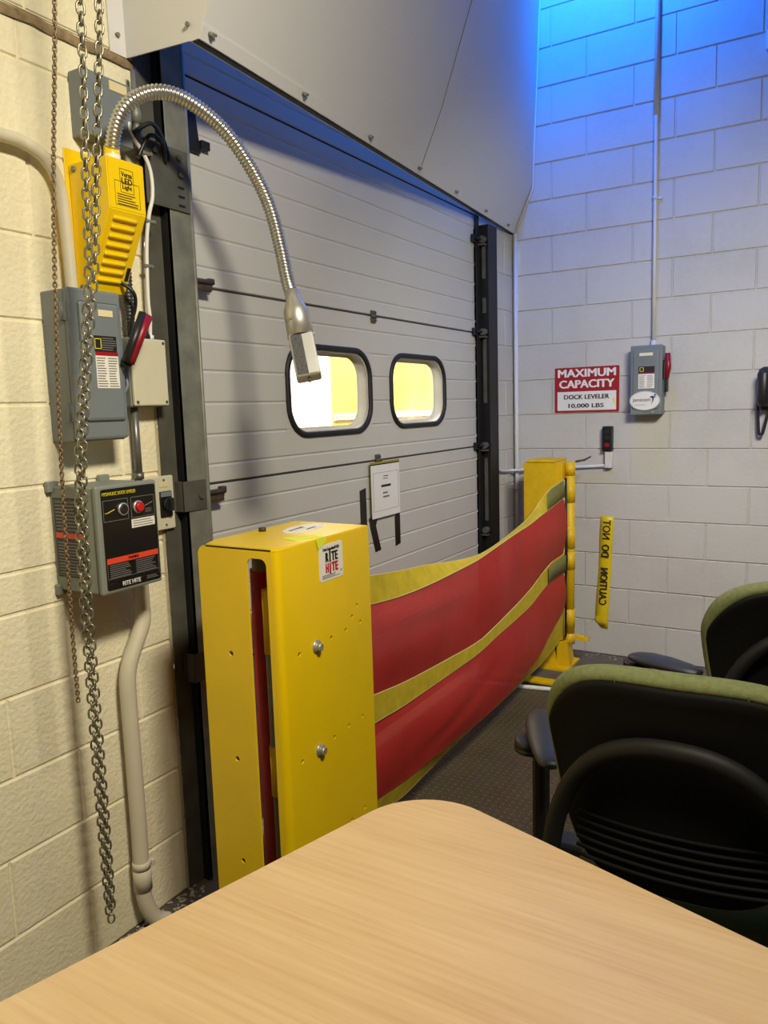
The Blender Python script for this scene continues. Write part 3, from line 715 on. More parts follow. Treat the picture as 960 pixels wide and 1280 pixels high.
# ------------------------------------------------------------------ grey safety switch below it
dp = thing('disconnect_switch', (-3.11, 0, 1.43), 'tall grey electrical safety switch under the yellow lamp on the cream wall', 'switch box')
mb = MB(); mb.box(-3.189, -3.032, -.088, -.0005, 1.428, 1.800, .004); mb.build('enclosure', m_grey, dp)
mb = MB(); mb.box(-3.192, -3.030, -.104, -.088, 1.432, 1.803, .007); mb.box(-3.165, -3.042, -.112, -.100, 1.478, 1.772, .008); dd = mb.build('door', m_grey, dp)
for z in (1.745, 1.50):
    mb = MB(); mb.cyl((-3.193, -.085, z-.022), (-3.193, -.085, z+.022), .006, 10); mb.box(-3.195, -3.189, -.10, -.07, z-.022, z+.022, .001); mb.build('hinge', m_grey, dp)
MB().box(-3.11, -3.066, -.1135, -.1118, 1.738, 1.754).build('nameplate', mat('cream_label', rgb(226, 214, 170), .5), dd)
MB().box(-3.128, -3.06, -.1130, -.1118, 1.650, 1.690).build('rating_label', m_ink, dd)
lb = MB().box(-3.128, -3.058, -.1130, -.1118, 1.560, 1.650).build('instruction_label', m_white, dd)
MB().box(-3.128, -3.058, -.1136, -.1128, 1.641, 1.650).build('red_band', m_signred, lb)
mb = MB(); mb.lines(RL(-3.1105, -.1134, 1.600), .030, .076, 12, fill=.35); mb.lines(RL(-3.0755, -.1134, 1.600), .030, .076, 12, fill=.35); mb.build('fine_print', m_inkg, lb)
mb = MB(); mb.lines(RL(-3.085, -.1134, 1.670), .045, .034, 6, fill=.35); mb.build('fine_print', m_inkg, dd)
mb = MB(); mb.frame(.018, .024, .002, .0008, RL(-3.118, -.1134, 1.670)); mb.build('square_mark', m_yink, dd)
mb = MB(); mb.box(-3.032, -3.020, -.09, -.03, 1.56, 1.70, .003); mb.tube(smooth_path([(-3.02, -.085, 1.60), (-3.018, -.095, 1.57), (-3.03, -.09, 1.545)], 5), .004, 8); mb.build('handle_bracket', m_grey, dp)
hp0, hp1 = Vector((-3.045, -.135, 1.625)), Vector((-2.985, -.145, 1.748)); hv = (hp1-hp0).normalized(); 
mb = MB(); mb.tube([(-3.028, -.07, 1.63), hp0], .012, 12); mb.tube([hp0-hv*.004+Vector((-.006, 0, .004)), hp1+Vector((-.008, 0, .004))], .0115, 14); hnd = mb.build('lever', m_bplast, dp)
mb = MB(); mb.tube([hp0+Vector((.003, -.003, -.002)), hp0.lerp(hp1, .6)+Vector((.003, -.003, -.002)), hp1+Vector((.002, -.003, -.002))], [.011, .0125, .0145], 14); mb.build('grip', m_dred, hnd)['label'] = 'dark red grip'
# junction box
jb = thing('junction_box', (-2.905, 0, 1.52), 'beige plastic junction box beside the grey safety switch', 'junction box')
mb = MB(); mb.box(-2.972, -2.844, -.052, -.0005, 1.512, 1.700, .004); mb.build('body', m_grey2, jb)
mb = MB(); mb.box(-2.970, -2.845, -.064, -.052, 1.515, 1.698, .004); lid = mb.build('cover', m_beige, jb)
for x in (-2.96, -2.855):
    for z in (1.525, 1.688): MB().cyl((x, -.064, z), (x, -.0655, z), .0045, 10).build('screw', m_dsteel, lid)
mb = MB(); mb.lathe((-2.895, -.03, 1.698), (0, 0, 1), [(0, .020), (.012, .020), (.016, .017), (.035, .014), (.045, .007)]); mb.build('cable_gland', m_bplast, jb)
mb = MB(); mb.cyl((-2.868, -.03, 1.698), (-2.868, -.03, 1.712), .010, 12); mb.build('fitting', m_white, jb)
# steel conduit to plate below
c1 = MB().cyl((-2.945, -.03, 1.512), (-2.945, -.03, 1.315), .0105, 14).lathe((-2.945, -.03, 1.33), (0, 0, -1), [(0, .014), (.018, .014)])
tag(c1.build('conduit', mat('conduit_grey', rgb(124, 126, 122), .4, .6)), 'short grey steel conduit between the beige junction box and the selector plate', 'conduit')
# selector switch on beige plate
sw = thing('selector_switch', (-2.87, 0, 1.15), 'small black selector switch on a beige wall plate behind the control box', 'switch')
mb = MB(); mb.box(-2.955, -2.813, -.024, -.0105, 1.155, 1.312, .003); pb = mb.build('wall_plate', m_beige, sw)
mb = MB(); mb.box(-2.872, -2.826, -.030, -.024, 1.192, 1.268, .003); sf = mb.build('switch_face', m_bface, sw)
mb = MB(); mb.cyl((-2.848, -.030, 1.23), (-2.848, -.042, 1.23), .018, 18); mb.obox((-2.848, -.048, 1.23), (.005, 0, 0), (0, .007, 0), (0, 0, .019), .002); mb.build('knob', m_bplast, sf)
MB().box(-2.87, -2.828, -.031, -.0295, 1.252, 1.266).build('label_strip', m_grey, sf)
MB().box(-2.87, -2.836, -.0255, -.0235, 1.280, 1.292).build('nameplate', mat('tan_label', rgb(222, 206, 150), .5), pb)
for z in (1.30, 1.168): MB().cyl((-2.85, -.024, z), (-2.85, -.0255, z), .0035, 8).build('screw', m_dsteel, pb)

# ------------------------------------------------------------------ dock leveler control box
cb = thing('control_box', (-3.12, 0, 1.05), 'grey and black dock leveler control box with red and black push buttons', 'control box')
mb = MB(); mb.box(-3.212, -3.024, -.162, -.0005, 1.052, 1.318, .004); mb.build('enclosure', m_grey2, cb)
mb = MB(); mb.box(-3.215, -3.021, -.178, -.162, 1.050, 1.322, .006); cv = mb.build('cover', m_grey2, cb)
yf = -.1786
FP = lambda x, z, e=0: RL(x, yf-.0008-e, z)
MB().rplate(.172, .252, .006, .0012, RL(-3.114, yf+.0004, 1.186)).build('faceplate', m_bface, cv)
fpz = cv
for x, z in ((-3.21, 1.315), (-3.05, 1.318), (-3.205, 1.05)):
    mb = MB(); mb.box(x-.016, x+.016, -.016, -.0005, z-.012, z+.016, .003); mb.build('mounting_tab', m_grey2, cb)
MB().text('HYDRAULIC DOCK LEVELER', .104, .0085, FP(-3.145, 1.300, .0006), .012).build('lettering', m_yink, cv)
mb = MB(); mb.frame(.076, .052, .0011, .0008, FP(-3.158, 1.258)); mb.frame(.076, .052, .0011, .0008, FP(-3.072, 1.258)); mb.frame(.164, .060, .0008, .0008, FP(-3.114, 1.106)); mb.frame(.164, .012, .0008, .0008, FP(-3.114, 1.082)); mb.build('white_rule', m_inkg, cv)
mb = MB(); mb.obox((-3.175, yf-.001, 1.256), (.013, 0, .004), (0, .0006, 0), (-.0003, 0, .0010)); mb.obox((-3.188, yf-.001, 1.253), (.004, 0, .0), (0, .0006, 0), (0, 0, .0008)); mb.build('arrow_mark', m_yink, cv)
mb = MB(); mb.obox((-3.053, yf-.001, 1.262), (.013, 0, .004), (0, .0006, 0), (0, 0, .0010)); mb.lines(FP(-3.052, 1.246, .0004), .026, .012, 3, fill=.3); mb.build('arrow_mark', m_inkg, cv)
for x, m, nm, lab in ((-3.138, m_bplast, 'push_button', 'black push button'), (-3.090, m_red, 'push_button', 'red push button')):
    mb = MB(); mb.lathe((x, yf, 1.258), (0, -1, 0), [(0, .0165), (.006, .0165), (.008, .0145), (.008, .0125), (.004, .0125)]); bz = mb.build('bezel', m_chrome, cv)
    mb = MB(); mb.lathe((x, yf-.002, 1.258), (0, -1, 0), [(0, .0122), (.007 if m is m_bplast else .012, .0122), (.008 if m is m_bplast else .0135, .010)]); o = mb.build(nm, m, bz); o['label'] = lab
lbl = MB().box(-3.112, -3.036, yf-.0014, yf-.0002, 1.206, 1.228).build('notice_label', m_white, cv)
MB().lines(RL(-3.074, yf-.0016, 1.217), .066, .018, 3, fill=.35).build('fine_print', m_inkg, lbl)
rs = MB().box(-3.196, -3.032, yf-.0014, yf-.0002, 1.126, 1.140).build('warning_stripe', m_orange, cv)
MB().text('WARNING', .034, .007, RL(-3.114, yf-.0016, 1.133), .02).build('lettering', m_ink, rs)
mb = MB(); mb.lines(FP(-3.155, 1.106), .068, .036, 7, fill=.35); mb.lines(FP(-3.073, 1.106), .068, .036, 7, fill=.35); mb.build('fine_print', m_inkg, cv)
MB().text('RITE HITE', .058, .011, FP(-3.125, 1.0705, .0004), .03).build('lettering', m_white, cv)
MB().lines(FP(-3.055, 1.071), .04, .010, 3, fill=.35).build('fine_print', m_inkg, cv)
# side sticker on the -x face
xs_ = -3.2125
ss = MB().box(xs_-.0008, xs_+.0004, -.128, -.012, 1.088, 1.290).build('side_sticker', m_bface, cb)
SS = lambda y, z: RS(xs_-.0012, y, z)
MB().box(xs_-.0014, xs_-.0004, -.126, -.016, 1.188, 1.202).build('warning_stripe', m_orange, ss)
mb = MB(); mb.frame(.108, .19, .001, .0008, SS(-.07, 1.189)); mb.lines(SS(-.07, 1.245), .098, .078, 9, fill=.4); mb.lines(SS(-.07, 1.138), .098, .085, 11, fill=.4); mb.build('fine_print', m_inkg, ss)
# conduit from the box to the floor
pc_ = thing('conduit', (-3.05, -.04, 0), 'thick cream pvc conduit running from under the control box down to the floor', 'conduit')
mb = MB(); mb.tube(smooth_path([(-2.98, -.042, 1.055), (-2.979, -.042, .96), (-2.982, -.042, .91), (-3.012, -.042, .855), (-3.040, -.042, .80), (-3.050, -.042, .74), (-3.050, -.042, .58), (-3.050, -.042, .30), (-3.052, -.042, .16), (-3.046, -.044, .09), (-3.022, -.050, .03), (-2.985, -.06, .002)], 6), .0225, 16); mb.build('pipe', m_pvc, pc_)
mb = MB(); mb.lathe((-3.0505, -.042, .135), (0, 0, 1), [(0, .026), (.062, .026), (.063, .024)]); mb.build('coupling', m_pvc, pc_)
mb = MB(); mb.lathe((-3.0505, -.042, .200), (0, 0, 1), [(0, .0255), (.022, .0255)]); mb.box(-3.03, -3.018, -.065, -.05, .203, .219, .002); mb.build('strap_clip', m_pvc, pc_)
# curved conduit, upper left
cu = MB().tube(smooth_path([(-3.60, -.03, 2.125), (-3.40, -.03, 2.137), (-3.28, -.03, 2.138), (-3.217, -.03, 2.136), (-3.159, -.03, 2.111), (-3.127, -.03, 2.053), (-3.119, -.03, 1.95), (-3.116, -.03, 1.80)], 6), .0155, 14)
tag(cu.build('conduit', m_pvc), 'cream conduit curving down into the top of the grey safety switch', 'conduit')
# grey relay box behind the chains, fittings and wires
rb_ = thing('relay_box', (-2.98, 0, 2.19), 'small grey electrical box high on the wall behind the hoist chain', 'electrical box')
mb = MB(); mb.box(-3.055, -2.905, -.058, -.0005, 2.195, 2.355, .004); bd_ = mb.build('enclosure', m_grey, rb_)
MB().box(-2.975, -2.918, -.0595, -.0575, 2.325, 2.348).build('nameplate', mat('cream_label_b', rgb(224, 208, 160), .5), bd_)
MB().text('1N', .03, .03, RL(-2.945, -.0592, 2.275), .02).build('lettering', m_ink, bd_)
mb = MB(); mb.lathe((-2.875, -.04, 2.21), (0, 0, 1), [(0, .008), (.02, .014), (.045, .014), (.05, .010), (.065, .010), (.066, .016), (.09, .016), (.12, .008), (.20, .006)]); tag(mb.build('cable_fitting', m_galv), 'steel cable fitting hanging beside the track under the hood', 'fitting')
fx = MB(); pts = [(-2.945, -.04, 1.70+i*.0025) for i in range(180)]
fx.tube(pts, [(.0135 if i % 4 < 2 else .0115) for i in range(180)], 10)
tag(fx.build('flexible_conduit', mat('dark_flex', rgb(84, 84, 82), .4, .6)), 'dark ribbed flexible conduit behind the yellow lamp housing', 'conduit')
wc = thing('cable', (-2.87, -.05, 1.7), 'white cable clipped along the left door track', 'cable')
mb = MB(); mb.tube(smooth_path([(-2.915, -.055, 2.262), (-2.912, -.055, 2.235), (-2.873, -.056, 2.197), (-2.850, -.056, 2.151), (-2.849, -.056, 2.088), (-2.862, -.05, 2.032), (-2.868, -.04, 1.95), (-2.872, -.036, 1.817), (-2.868, -.034, 1.76), (-2.868, -.03, 1.71)], 6), .0055, 10); mb.build('cord', m_white, wc)
for x, y, z in ((-2.868, -.056, 2.195), (-2.862, -.046, 2.02), (-2.872, -.036, 1.90)):
    mb = MB(); mb.box(x-.010, x+.020, y-.008, y-.0, z-.005, z+.005, .002); mb.cyl((x+.014, y-.012, z), (x+.014, y, z), .005, 8); mb.build('clip', m_galv, wc)
bw = MB()
bw.tube(smooth_path([(-2.90, -.055, 2.24), (-2.85, -.07, 2.275), (-2.80, -.06, 2.25), (-2.775, -.055, 2.20)], 6), .006, 8); bw.tube(smooth_path([(-2.89, -.055, 2.18), (-2.86, -.07, 2.24), (-2.815, -.07, 2.235), (-2.79, -.055, 2.19)], 6), .006, 8)
tag(bw.build('cable', m_bplast), 'black cable looping to the left door track below the hood', 'cable')

# ------------------------------------------------------------------ hoist chain and cord
def link_into(mb, c, t, side, L=.026, W=.0165, r=.0028, n=14):
    t = t.normalized(); side = (side-t*side.dot(t)).normalized(); pts = []
    for k in range(n):
        a = 2*PI*k/n; ca, sa = math.cos(a), math.sin(a)
        x = (W/2)*ca; y = (L/2-W/2)*(1 if sa > 1e-6 else -1 if sa < -1e-6 else 0)+(W/2)*sa
        pts.append(c+side*x+t*y)
    mb.tube(pts, r, 6, closed=True)
def strand(path, pitch, name, m, parent, **kw):
    P = smooth_path(path, 20); L = [0]
    for a, b in zip(P, P[1:]): L.append(L[-1]+(b-a).length)
    mb = MB(); i = 0; k = 0; s = 0
    while s < L[-1]:
        while i < len(L)-2 and L[i+1] < s: i += 1
        c = P[i].lerp(P[i+1], (s-L[i])/max(1e-9, L[i+1]-L[i])); t = P[i+1]-P[i]
        v1 = Vector((.8, -.6, 0)); v2 = Vector((.6, .8, 0))
        a = .35*math.sin(s*3.1)
        d1 = v1*math.cos(a)+v2*math.sin(a); d2 = -v1*math.sin(a)+v2*math.cos(a)
        link_into(mb, c, t, d1 if k % 2 == 0 else d2, **kw); s += pitch; k += 1
    return mb.build(name, m, parent)
CH = [(-3.24, -.335, 2.75), (-3.24, -0.32, 2.359), (-3.24, -0.302, 2.173), (-3.24, -0.277, 1.963), (-3.24, -0.262, 1.827), (-3.24, -0.228, 1.673), (-3.24, -0.190, 1.492), (-3.243, -0.168, 1.34), (-3.243, -0.152, 1.105), (-3.241, -0.144, 0.84), (-3.24, -0.140, 0.433), (-3.24, -0.139, 0.205)]
hc = thing('hoist_chain', (-3.24, -.14, .2), 'doubled steel hand chain hanging in front of the cream wall', 'chain')
dA = Vector((.006, -.004, 0))
gaps = [.022, .019, .015, .010, .007, .006, .0055, .0055, .006, .006, .006, .004]
strand([tuple(Vector(p)+Vector((-.8*g, .6*g, 0))) for p, g in zip(CH, gaps)], .0205, 'chain_strand', m_chain, hc)
strand([tuple(Vector(p)+Vector((.8*g, -.6*g, .009))) for p, g in zip(CH, gaps)], .0205, 'chain_strand', m_chain, hc)
mb = MB(); link_into(mb, Vector((-3.24, -.139, .194)), Vector((0, 0, 1)), Vector((.8, -.6, 0)), W=.016, L=.022); mb.build('end_link', m_chain, hc)
# the double hook strip the chain hangs past at the top
bd = thing('pull_chain', (-3.34, -.22, .83), 'thin brown beaded pull chain hanging left of the hoist chain', 'chain')
strand([(-3.34, -.375, 2.75), (-3.34, -0.335, 2.314), (-3.34, -0.281, 1.941), (-3.34, -0.243, 1.562), (-3.34, -0.227, 1.279), (-3.34, -0.22, 1.019), (-3.34, -0.219, 0.831)], .0085, 'chain_strand', m_bead, bd, L=.012, W=.0075, r=.0018, n=8)

# ------------------------------------------------------------------ things on the right wall
sg = thing('sign', (0, -.447, 1.56), 'red and white MAXIMUM CAPACITY sign on the white block wall', 'sign')
MB().rplate(.372, .258, .006, .003, RR(.447, 1.560, -.0005)).build('panel', m_signred, sg)
MB().rplate(.340, .108, .002, .001, RR(.447, 1.497, -.0034)).build('white_field', m_white, sg)
mb = MB(); mb.text('MAXIMUM', .336, .046, RR(.447, 1.656, -.0042), .12); mb.build('lettering', m_white, sg)
mb = MB(); mb.text('CAPACITY', .320, .046, RR(.447, 1.594, -.0042), .12); mb.build('lettering', m_white, sg)
mb = MB(); mb.text('DOCK LEVELER', .262, .026, RR(.447, 1.520, -.0050), .09); mb.build('lettering', m_ink, sg)
mb = MB(); mb.text('10,000 LBS', .205, .028, RR(.445, 1.468, -.0050), .09); mb.build('lettering', m_ink, sg)
MB().prism([(-.005, -.592, 1.505), (-.005, -.608, 1.507), (-.005, -.612, 1.475), (-.005, -.603, 1.480), (-.005, -.60, 1.492)], (-.0006, 0, 0)).build('tape_stain', m_ltape, sg)

d2 = thing('disconnect_switch', (0, -.797, 1.41), 'grey electrical safety switch on the right wall with oval sticker and red handle', 'switch box')
mb = MB(); mb.box(-.075, -.0005, -.878, -.715, 1.412, 1.780, .004); mb.build('enclosure', m_grey, d2)
mb = MB(); mb.box(-.092, -.075, -.880, -.713, 1.410, 1.783, .006); mb.box(-.098, -.088, -.862, -.728, 1.440, 1.760, .006); ddr = mb.build('door', m_grey, d2)
X2 = -.0985
MB().box(X2-.0012, X2+.0005, -.832, -.762, 1.726, 1.742).build('nameplate', mat('cream_label_c', rgb(230, 224, 190), .5), ddr)
MB().box(X2-.0010, X2+.0005, -.842, -.758, 1.637, 1.670).build('rating_label', m_ink, ddr)
mb = MB(); mb.frame(.018, .020, .003, .0008, RR(.775, 1.654, X2-.0014)); mb.build('square_mark', m_yink, ddr)
ilb = MB().box(X2-.0010, X2+.0005, -.842, -.758, 1.552, 1.637).build('instruction_label', m_white, ddr)
MB().box(X2-.0015, X2-.0008, -.842, -.758, 1.630, 1.637).build('red_band', m_signred, ilb)
mb = MB(); mb.lines(RR(.779, 1.590, X2-.0014), .034, .068, 10, fill=.35); mb.lines(RR(.821, 1.590, X2-.0014), .034, .068, 10, fill=.35); mb.build('fine_print', m_inkg, ilb)
mb = MB(); P = [(X2-.001, -.793-.080*math.cos(t*PI/24), 1.487+.052*math.sin(t*PI/24)) for t in range(48)]; mb.prism(P, (-.0012, 0, 0)); ovs = mb.build('oval_sticker', m_white, ddr); ovs['label'] = 'white oval sticker'
mb = MB(); P = [(X2-.0024, -.793-.0765*math.cos(t*PI/24), 1.487+.0495*math.sin(t*PI/24)) for t in range(48)]; mb.tube(P, .0007, 6, closed=True); mb.build('rim_line', m_inkg, ovs)
mb = MB(); mb.text('janssen', .094, .024, RR(.776, 1.489, X2-.0028), .05); mb.lines(RR(.775, 1.464, X2-.0028), .07, .007, 2, fill=.3); mb.build('lettering', m_inkg, ovs)
mb = MB(); D = lambda u, z: (X2-.0026, -u, z)
mb.prism([D(.818, 1.505), D(.833, 1.513), D(.842, 1.507), D(.838, 1.484), D(.826, 1.466), D(.834, 1.486), D(.832, 1.500)], (-.0007, 0, 0)); mb.cyl((X2-.0026, -.846, 1.516), (X2-.0033, -.846, 1.516), .005, 12); mb.prism([D(.842, 1.507), D(.858, 1.512), D(.841, 1.500)], (-.0007, 0, 0)); mb.build('figure_mark', m_blue, ovs)
mb = MB(); mb.box(-.075, -.035, -.892, -.878, 1.60, 1.70, .004); mb.box(-.07, -.04, -.905, -.89, 1.53, 1.60, .004); hn = mb.build('handle_bracket', m_bplast, d2)
mb = MB(); mb.tube([(-.060, -.896, 1.60), (-.066, -.906, 1.66), (-.062, -.902, 1.735)], [.013, .015, .014], 12); mb.build('lever', m_dred, hn)['label'] = 'dark red lever'
MB().cyl((-.0985, -.835, 1.425), (-.1, -.835, 1.425), .006, 10).build('screw', m_chrome, ddr)
cr = thing('conduit', (-.02, -.815, 1.79), 'white conduit rising up the right wall from the grey safety switch', 'conduit')
mb = MB(); mb.tube([(-.022, -.819, 1.780), (-.022, -.8165, 2.3), (-.022, -.814, 2.95), (-.022, -.812, 4.6)], .0095, 12); mb.build('pipe', m_cond, cr)
mb = MB(); mb.tube([(-.022, -.8135, 2.97), (-.022, -.812, 4.6)], .0125, 12); mb.build('upper_pipe', m_cond, cr)
mb = MB(); mb.lathe((-.022, -.815, 2.545), (0, 0, 1), [(0, .0125), (.016, .0125)]); mb.box(-.010, -.001, -.848, -.80, 2.546, 2.560, .001); mb.build('clip', m_cond, cr)
mb = MB(); mb.lathe((-.022, -.819, 1.780), (0, 0, 1), [(0, .016), (.012, .016), (.012, .013), (.03, .013)]); mb.build('connector', m_cond, cr)

pbx = thing('push_button_station', (0, -.576, 1.21), 'small black push button box on the right wall below the red sign', 'push button')
mb = MB(); mb.box(-.042, -.0005, -.604, -.549, 1.208, 1.350, .004); mb.build('enclosure', m_bplast, pbx)
mb = MB(); mb.box(-.046, -.041, -.600, -.553, 1.214, 1.344, .002); bf = mb.build('faceplate', m_bface, pbx)
for z, m in ((1.318, m_bplast), (1.282, m_bplast), (1.243, m_dred)):
    mb = MB(); mb.box(-.052, -.045, -.590, -.563, z-.011, z+.011, .003); mb.build('push_button', m, bf)
cc = thing('conduit', (-.02, -.3, 1.1), 'thin white conduit running from the push button box behind the far yellow post', 'conduit')
mb = MB(); mb.box(-.034, -.002, -.602, -.562, 1.112, 1.206, .004); mb.build('elbow_box', m_cond, cc)
mb = MB(); mb.tube([(-.018, -.59, 1.127), (-.018, -.40, 1.115), (-.018, -.16, 1.098)]+smooth_path([(-.018, -.11, 1.096), (-.046, -.058, 1.096), (-.10, -.016, 1.096)], 5)+[(-.16, -.016, 1.098), (-.24, -.016, 1.106)]+smooth_path([(-.25, -.016, 1.108), (-.30, -.016, 1.13), (-.33, -.016, 1.19)], 6), .0085, 10); mb.build('pipe', m_cond, cc)
mb = MB(); mb.cyl((-.02, -.575, 1.112), (-.02, -.575, 1.105), .006, 8); mb.build('screw', m_galv, cc)
kc = thing('conduit', (-.02, -.02, 0), 'white vertical conduit in the corner between the door and the right wall', 'conduit')
mb = MB(); mb.cyl((-.024, -.030, 0), (-.016, -.028, 2.475), .0115, 12); mb.build('pipe', m_cond, kc)
mb = MB(); mb.lathe((-.022, -.029, .97), (0, 0, 1), [(0, .014), (.022, .014)]); mb.build('coupling', m_cond, kc)

# caution tape hanging on the wall, seen from its back: text is mirrored
ct = thing('caution_tape', (0, -.56, .17), 'yellow caution tape strip stuck vertically on the right wall', 'tape')
pt_, pb_ = Vector((-.004, -.575, .832)), Vector((-.005, -.545, .175))
ax = (pt_-pb_).normalized(); sd = Vector((0, -1, 0)); sd = (sd-ax*sd.dot(ax)).normalized()
mb = MB(); rows = []
for i in range(21):
    t = i/20; c = pb_.lerp(pt_, t); wv = Vector((-.004*math.sin(9*t)-.002, 0, 0)); hw_ = .037
    lo = Vector((0, 0, .05)) if i == 0 else Vector((0, 0, 0)); lo2 = Vector((0, 0, -.012)) if i == 0 else Vector((0, 0, 0))
    rows.append([c-sd*hw_+wv+lo, c+wv*1.3+lo2*.7, c+sd*hw_+wv+lo2])
mb.grid(rows); cto = mb.build('strip', m_ctape, ct)
md = cto.modifiers.new('thick', 'SOLIDIFY'); md.thickness = .0008; md.offset = 0
def tapetext(s, t, ln):
    c = pb_.lerp(pt_, t)+Vector((-.0095, 0, 0))
    m_ = Matrix((ax, -sd, Vector((-1, 0, 0)))).transposed().to_4x4(); m_ = Matrix.Translation(c) @ Matrix(((ax.x, sd.x, -1, 0), (ax.y, sd.y, 0, 0), (ax.z, sd.z, 0, 0), (0, 0, 0, 1)))
    return MB().text(s, ln, .044, m_, .06)
tapetext('CAUTION', .365, .225).build('lettering', m_ink, cto, recalc=False)
tapetext('DO', .69, .075).build('lettering', m_ink, cto, recalc=False)
tapetext('NOT', .88, .115).build('lettering', m_ink, cto, recalc=False)

# wall telephone at the frame edge
ph = thing('telephone', (0, -1.39, 1.44), 'black wall telephone with hanging cord at the right edge', 'telephone')
mb = MB(); mb.box(-.05, -.0005, -1.47, -1.355, 1.42, 1.64, .012); mb.build('cradle', m_bplast, ph)
mb = MB(); mb.tube([(-.078, -1.372, 1.622), (-.088, -1.372, 1.60), (-.09, -1.372, 1.53), (-.088, -1.372, 1.47), (-.078, -1.372, 1.448)], [.026, .032, .027, .032, .026], 16); mb.build('handset', m_bplast, ph)
mb = MB(); mb.tube(smooth_path([(-.06, -1.345, 1.455), (-.05, -1.345, 1.43), (-.045, -1.352, 1.31), (-.045, -1.362, 1.300), (-.045, -1.372, 1.31), (-.045, -1.395, 1.42)], 6), .0075, 8); mb.build('cord', m_bplast, ph)
cx_ = thing('conduit', (-.02, -1.345, 3.15), 'grey conduit with a small box high on the right wall at the frame edge', 'conduit')
mb = MB(); mb.cyl((-.022, -1.35, 3.24), (-.022, -1.35, 4.6), .016, 12); mb.build('pipe', m_cond, cx_)
mb = MB(); mb.box(-.045, -.001, -1.39, -1.325, 3.155, 3.245, .006); mb.build('box', m_cond, cx_)

# ------------------------------------------------------------------ notice and black tape on the door
nt = thing('notice', (-1.566, 0, 1.02), 'white paper notice hung by a hinge on the door', 'paper notice')
mb = MB(); mb.holes([(-.121, -.115), (.121, -.115), (.121, .113), (-.121, .113)], [], .0012, RL(-1.566, -.016, 1.135)); sh = mb.build('sheet', m_paper, nt)
mb = MB(); mb.box(-1.690, -1.442, -.0155, -.0140, 1.030, 1.262); mb.build('backing_card', mat('olive_card', rgb(150, 138, 40), .6), nt)
mb = MB(); mb.box(-1.690, -1.446, -.0168, -.0150, 1.2480, 1.2535); mb.build('dark_band', m_ink, nt)
mb = MB(); mb.frame(.214, .165, .0010, .0008, RL(-1.566, -.0172, 1.132)); mb.build('border_line', m_inkg, sh)
mb = MB(); mb.box(-1.606, -1.526, -.0176, -.0165, 1.150, 1.160); mb.box(-1.586, -1.546, -.0176, -.0165, 1.196, 1.199); mb.box(-1.590, -1.55, -.0176, -.0165, 1.186, 1.188); mb.build('heading', m_ink, sh)
mb = MB(); mb.text('SIGN', .058, .014, RL(-1.566, -.0176, 1.128), .02); mb.text('HERE', .066, .014, RL(-1.566, -.0176, 1.104), .02)
mb.bm.clear(); mb.lines(RL(-1.566, -.0176, 1.116), .056, .034, 2, fill=.42); mb.build('fine_print', m_inkg, sh)
def tape(pts, label):
    o = MB().prism([(x, -.0006, z) for x, z in pts], (0, -.0012, 0)).build('tape_strip', m_tape); tag(o, label, 'tape')
tape([(-1.757, 1.150), (-1.709, 1.158), (-1.706, .86), (-1.755, .86)], 'black tape strip on the door left of the paper notice')
tape([(-1.691, 1.024), (-1.613, 1.030), (-1.636, .985), (-1.597, .874), (-1.645, .870), (-1.684, .985)], 'bent black tape strip on the door below the paper notice')
tape([(-1.449, 1.178), (-1.425, 1.182), (-1.424, .874), (-1.470, .868), (-1.472, 1.00), (-1.449, 1.02)], 'long black tape strip on the door right of the paper notice')

# ------------------------------------------------------------------ debris along the wall foot
mb = MB()
for i in range(170):
    x = random.uniform(-3.15, -2.80); y = -abs(random.gauss(0, .035))-.006
    if i > 110: x = random.uniform(-.12, -.01); y = random.uniform(-1.3, -.45)
    s = random.uniform(.002, .009); a = random.uniform(0, PI)
    P = [(x+s*math.cos(a+k*2*PI/5)*random.uniform(.5, 1.2), y+s*math.sin(a+k*2*PI/5)*random.uniform(.5, 1.2), .0015+random.uniform(0, .004)) for k in range(5)]
    mb.prism(P, (0, 0, .0012))
tag(mb.build('paint_debris', m_dirt), 'loose paint flakes and grit along the foot of the walls', 'debris', kind='stuff')

# ------------------------------------------------------------------ table
K = Vector((-3.148, -1.0225)); ang = math.atan2(.263, -.964)
e1_ = Vector((-.962, .273)).normalized(); e2_ = Vector((-.29, -.957)).normalized()
tb = thing('table', (-3.85, -1.5, 0), 'maple laminate table with a rounded corner in the foreground', 'table')
tb.rotation_euler.z = 0
def tp(a, b): q = K+e1_*a+e2_*b; return q
A_, B_, R2 = 1.35, 1.75, .145
P2 = []
def corner(ca, cb, ra, a0):
    for i in range(13):
        t = a0+PI/2*i/12; P2.append(tp(ca+ra*math.cos(t), cb+ra*math.sin(t)))
corner(R2, R2, R2, PI); corner(A_-R2, R2, R2, 1.5*PI); corner(A_-R2, B_-R2, R2, 0); corner(R2, B_-R2, R2, .5*PI)
mb = MB()
mb.prism([(p.x, p.y, .702) for p in P2], (0, 0, .0285)); tt = mb.build('tabletop', m_wood, tb)
mb = MB(); rows = [[(c.x+(p.x-c.x)*f, c.y+(p.y-c.y)*f, z) for p in P2+P2[:1]] for c in [K+e1_*A_/2+e2_*B_/2] for z, f in ((.700, 1.0), (.703, 1.002), (.727, 1.002), (.7305, .9995))]
mb.grid(rows); mb.build('edge_band', m_woodedge, tt)
for a, b in ((.12, .12), (A_-.12, .12), (A_-.12, B_-.12), (.12, B_-.12)):
    q = tp(a, b); mb = MB(); mb.cyl((q.x, q.y, 0.01), (q.x, q.y, .70), .025, 16); mb.lathe((q.x, q.y, 0), (0, 0, 1), [(0, .032), (.012, .032), (.014, .026)]); mb.build('leg', m_dsteel, tb)

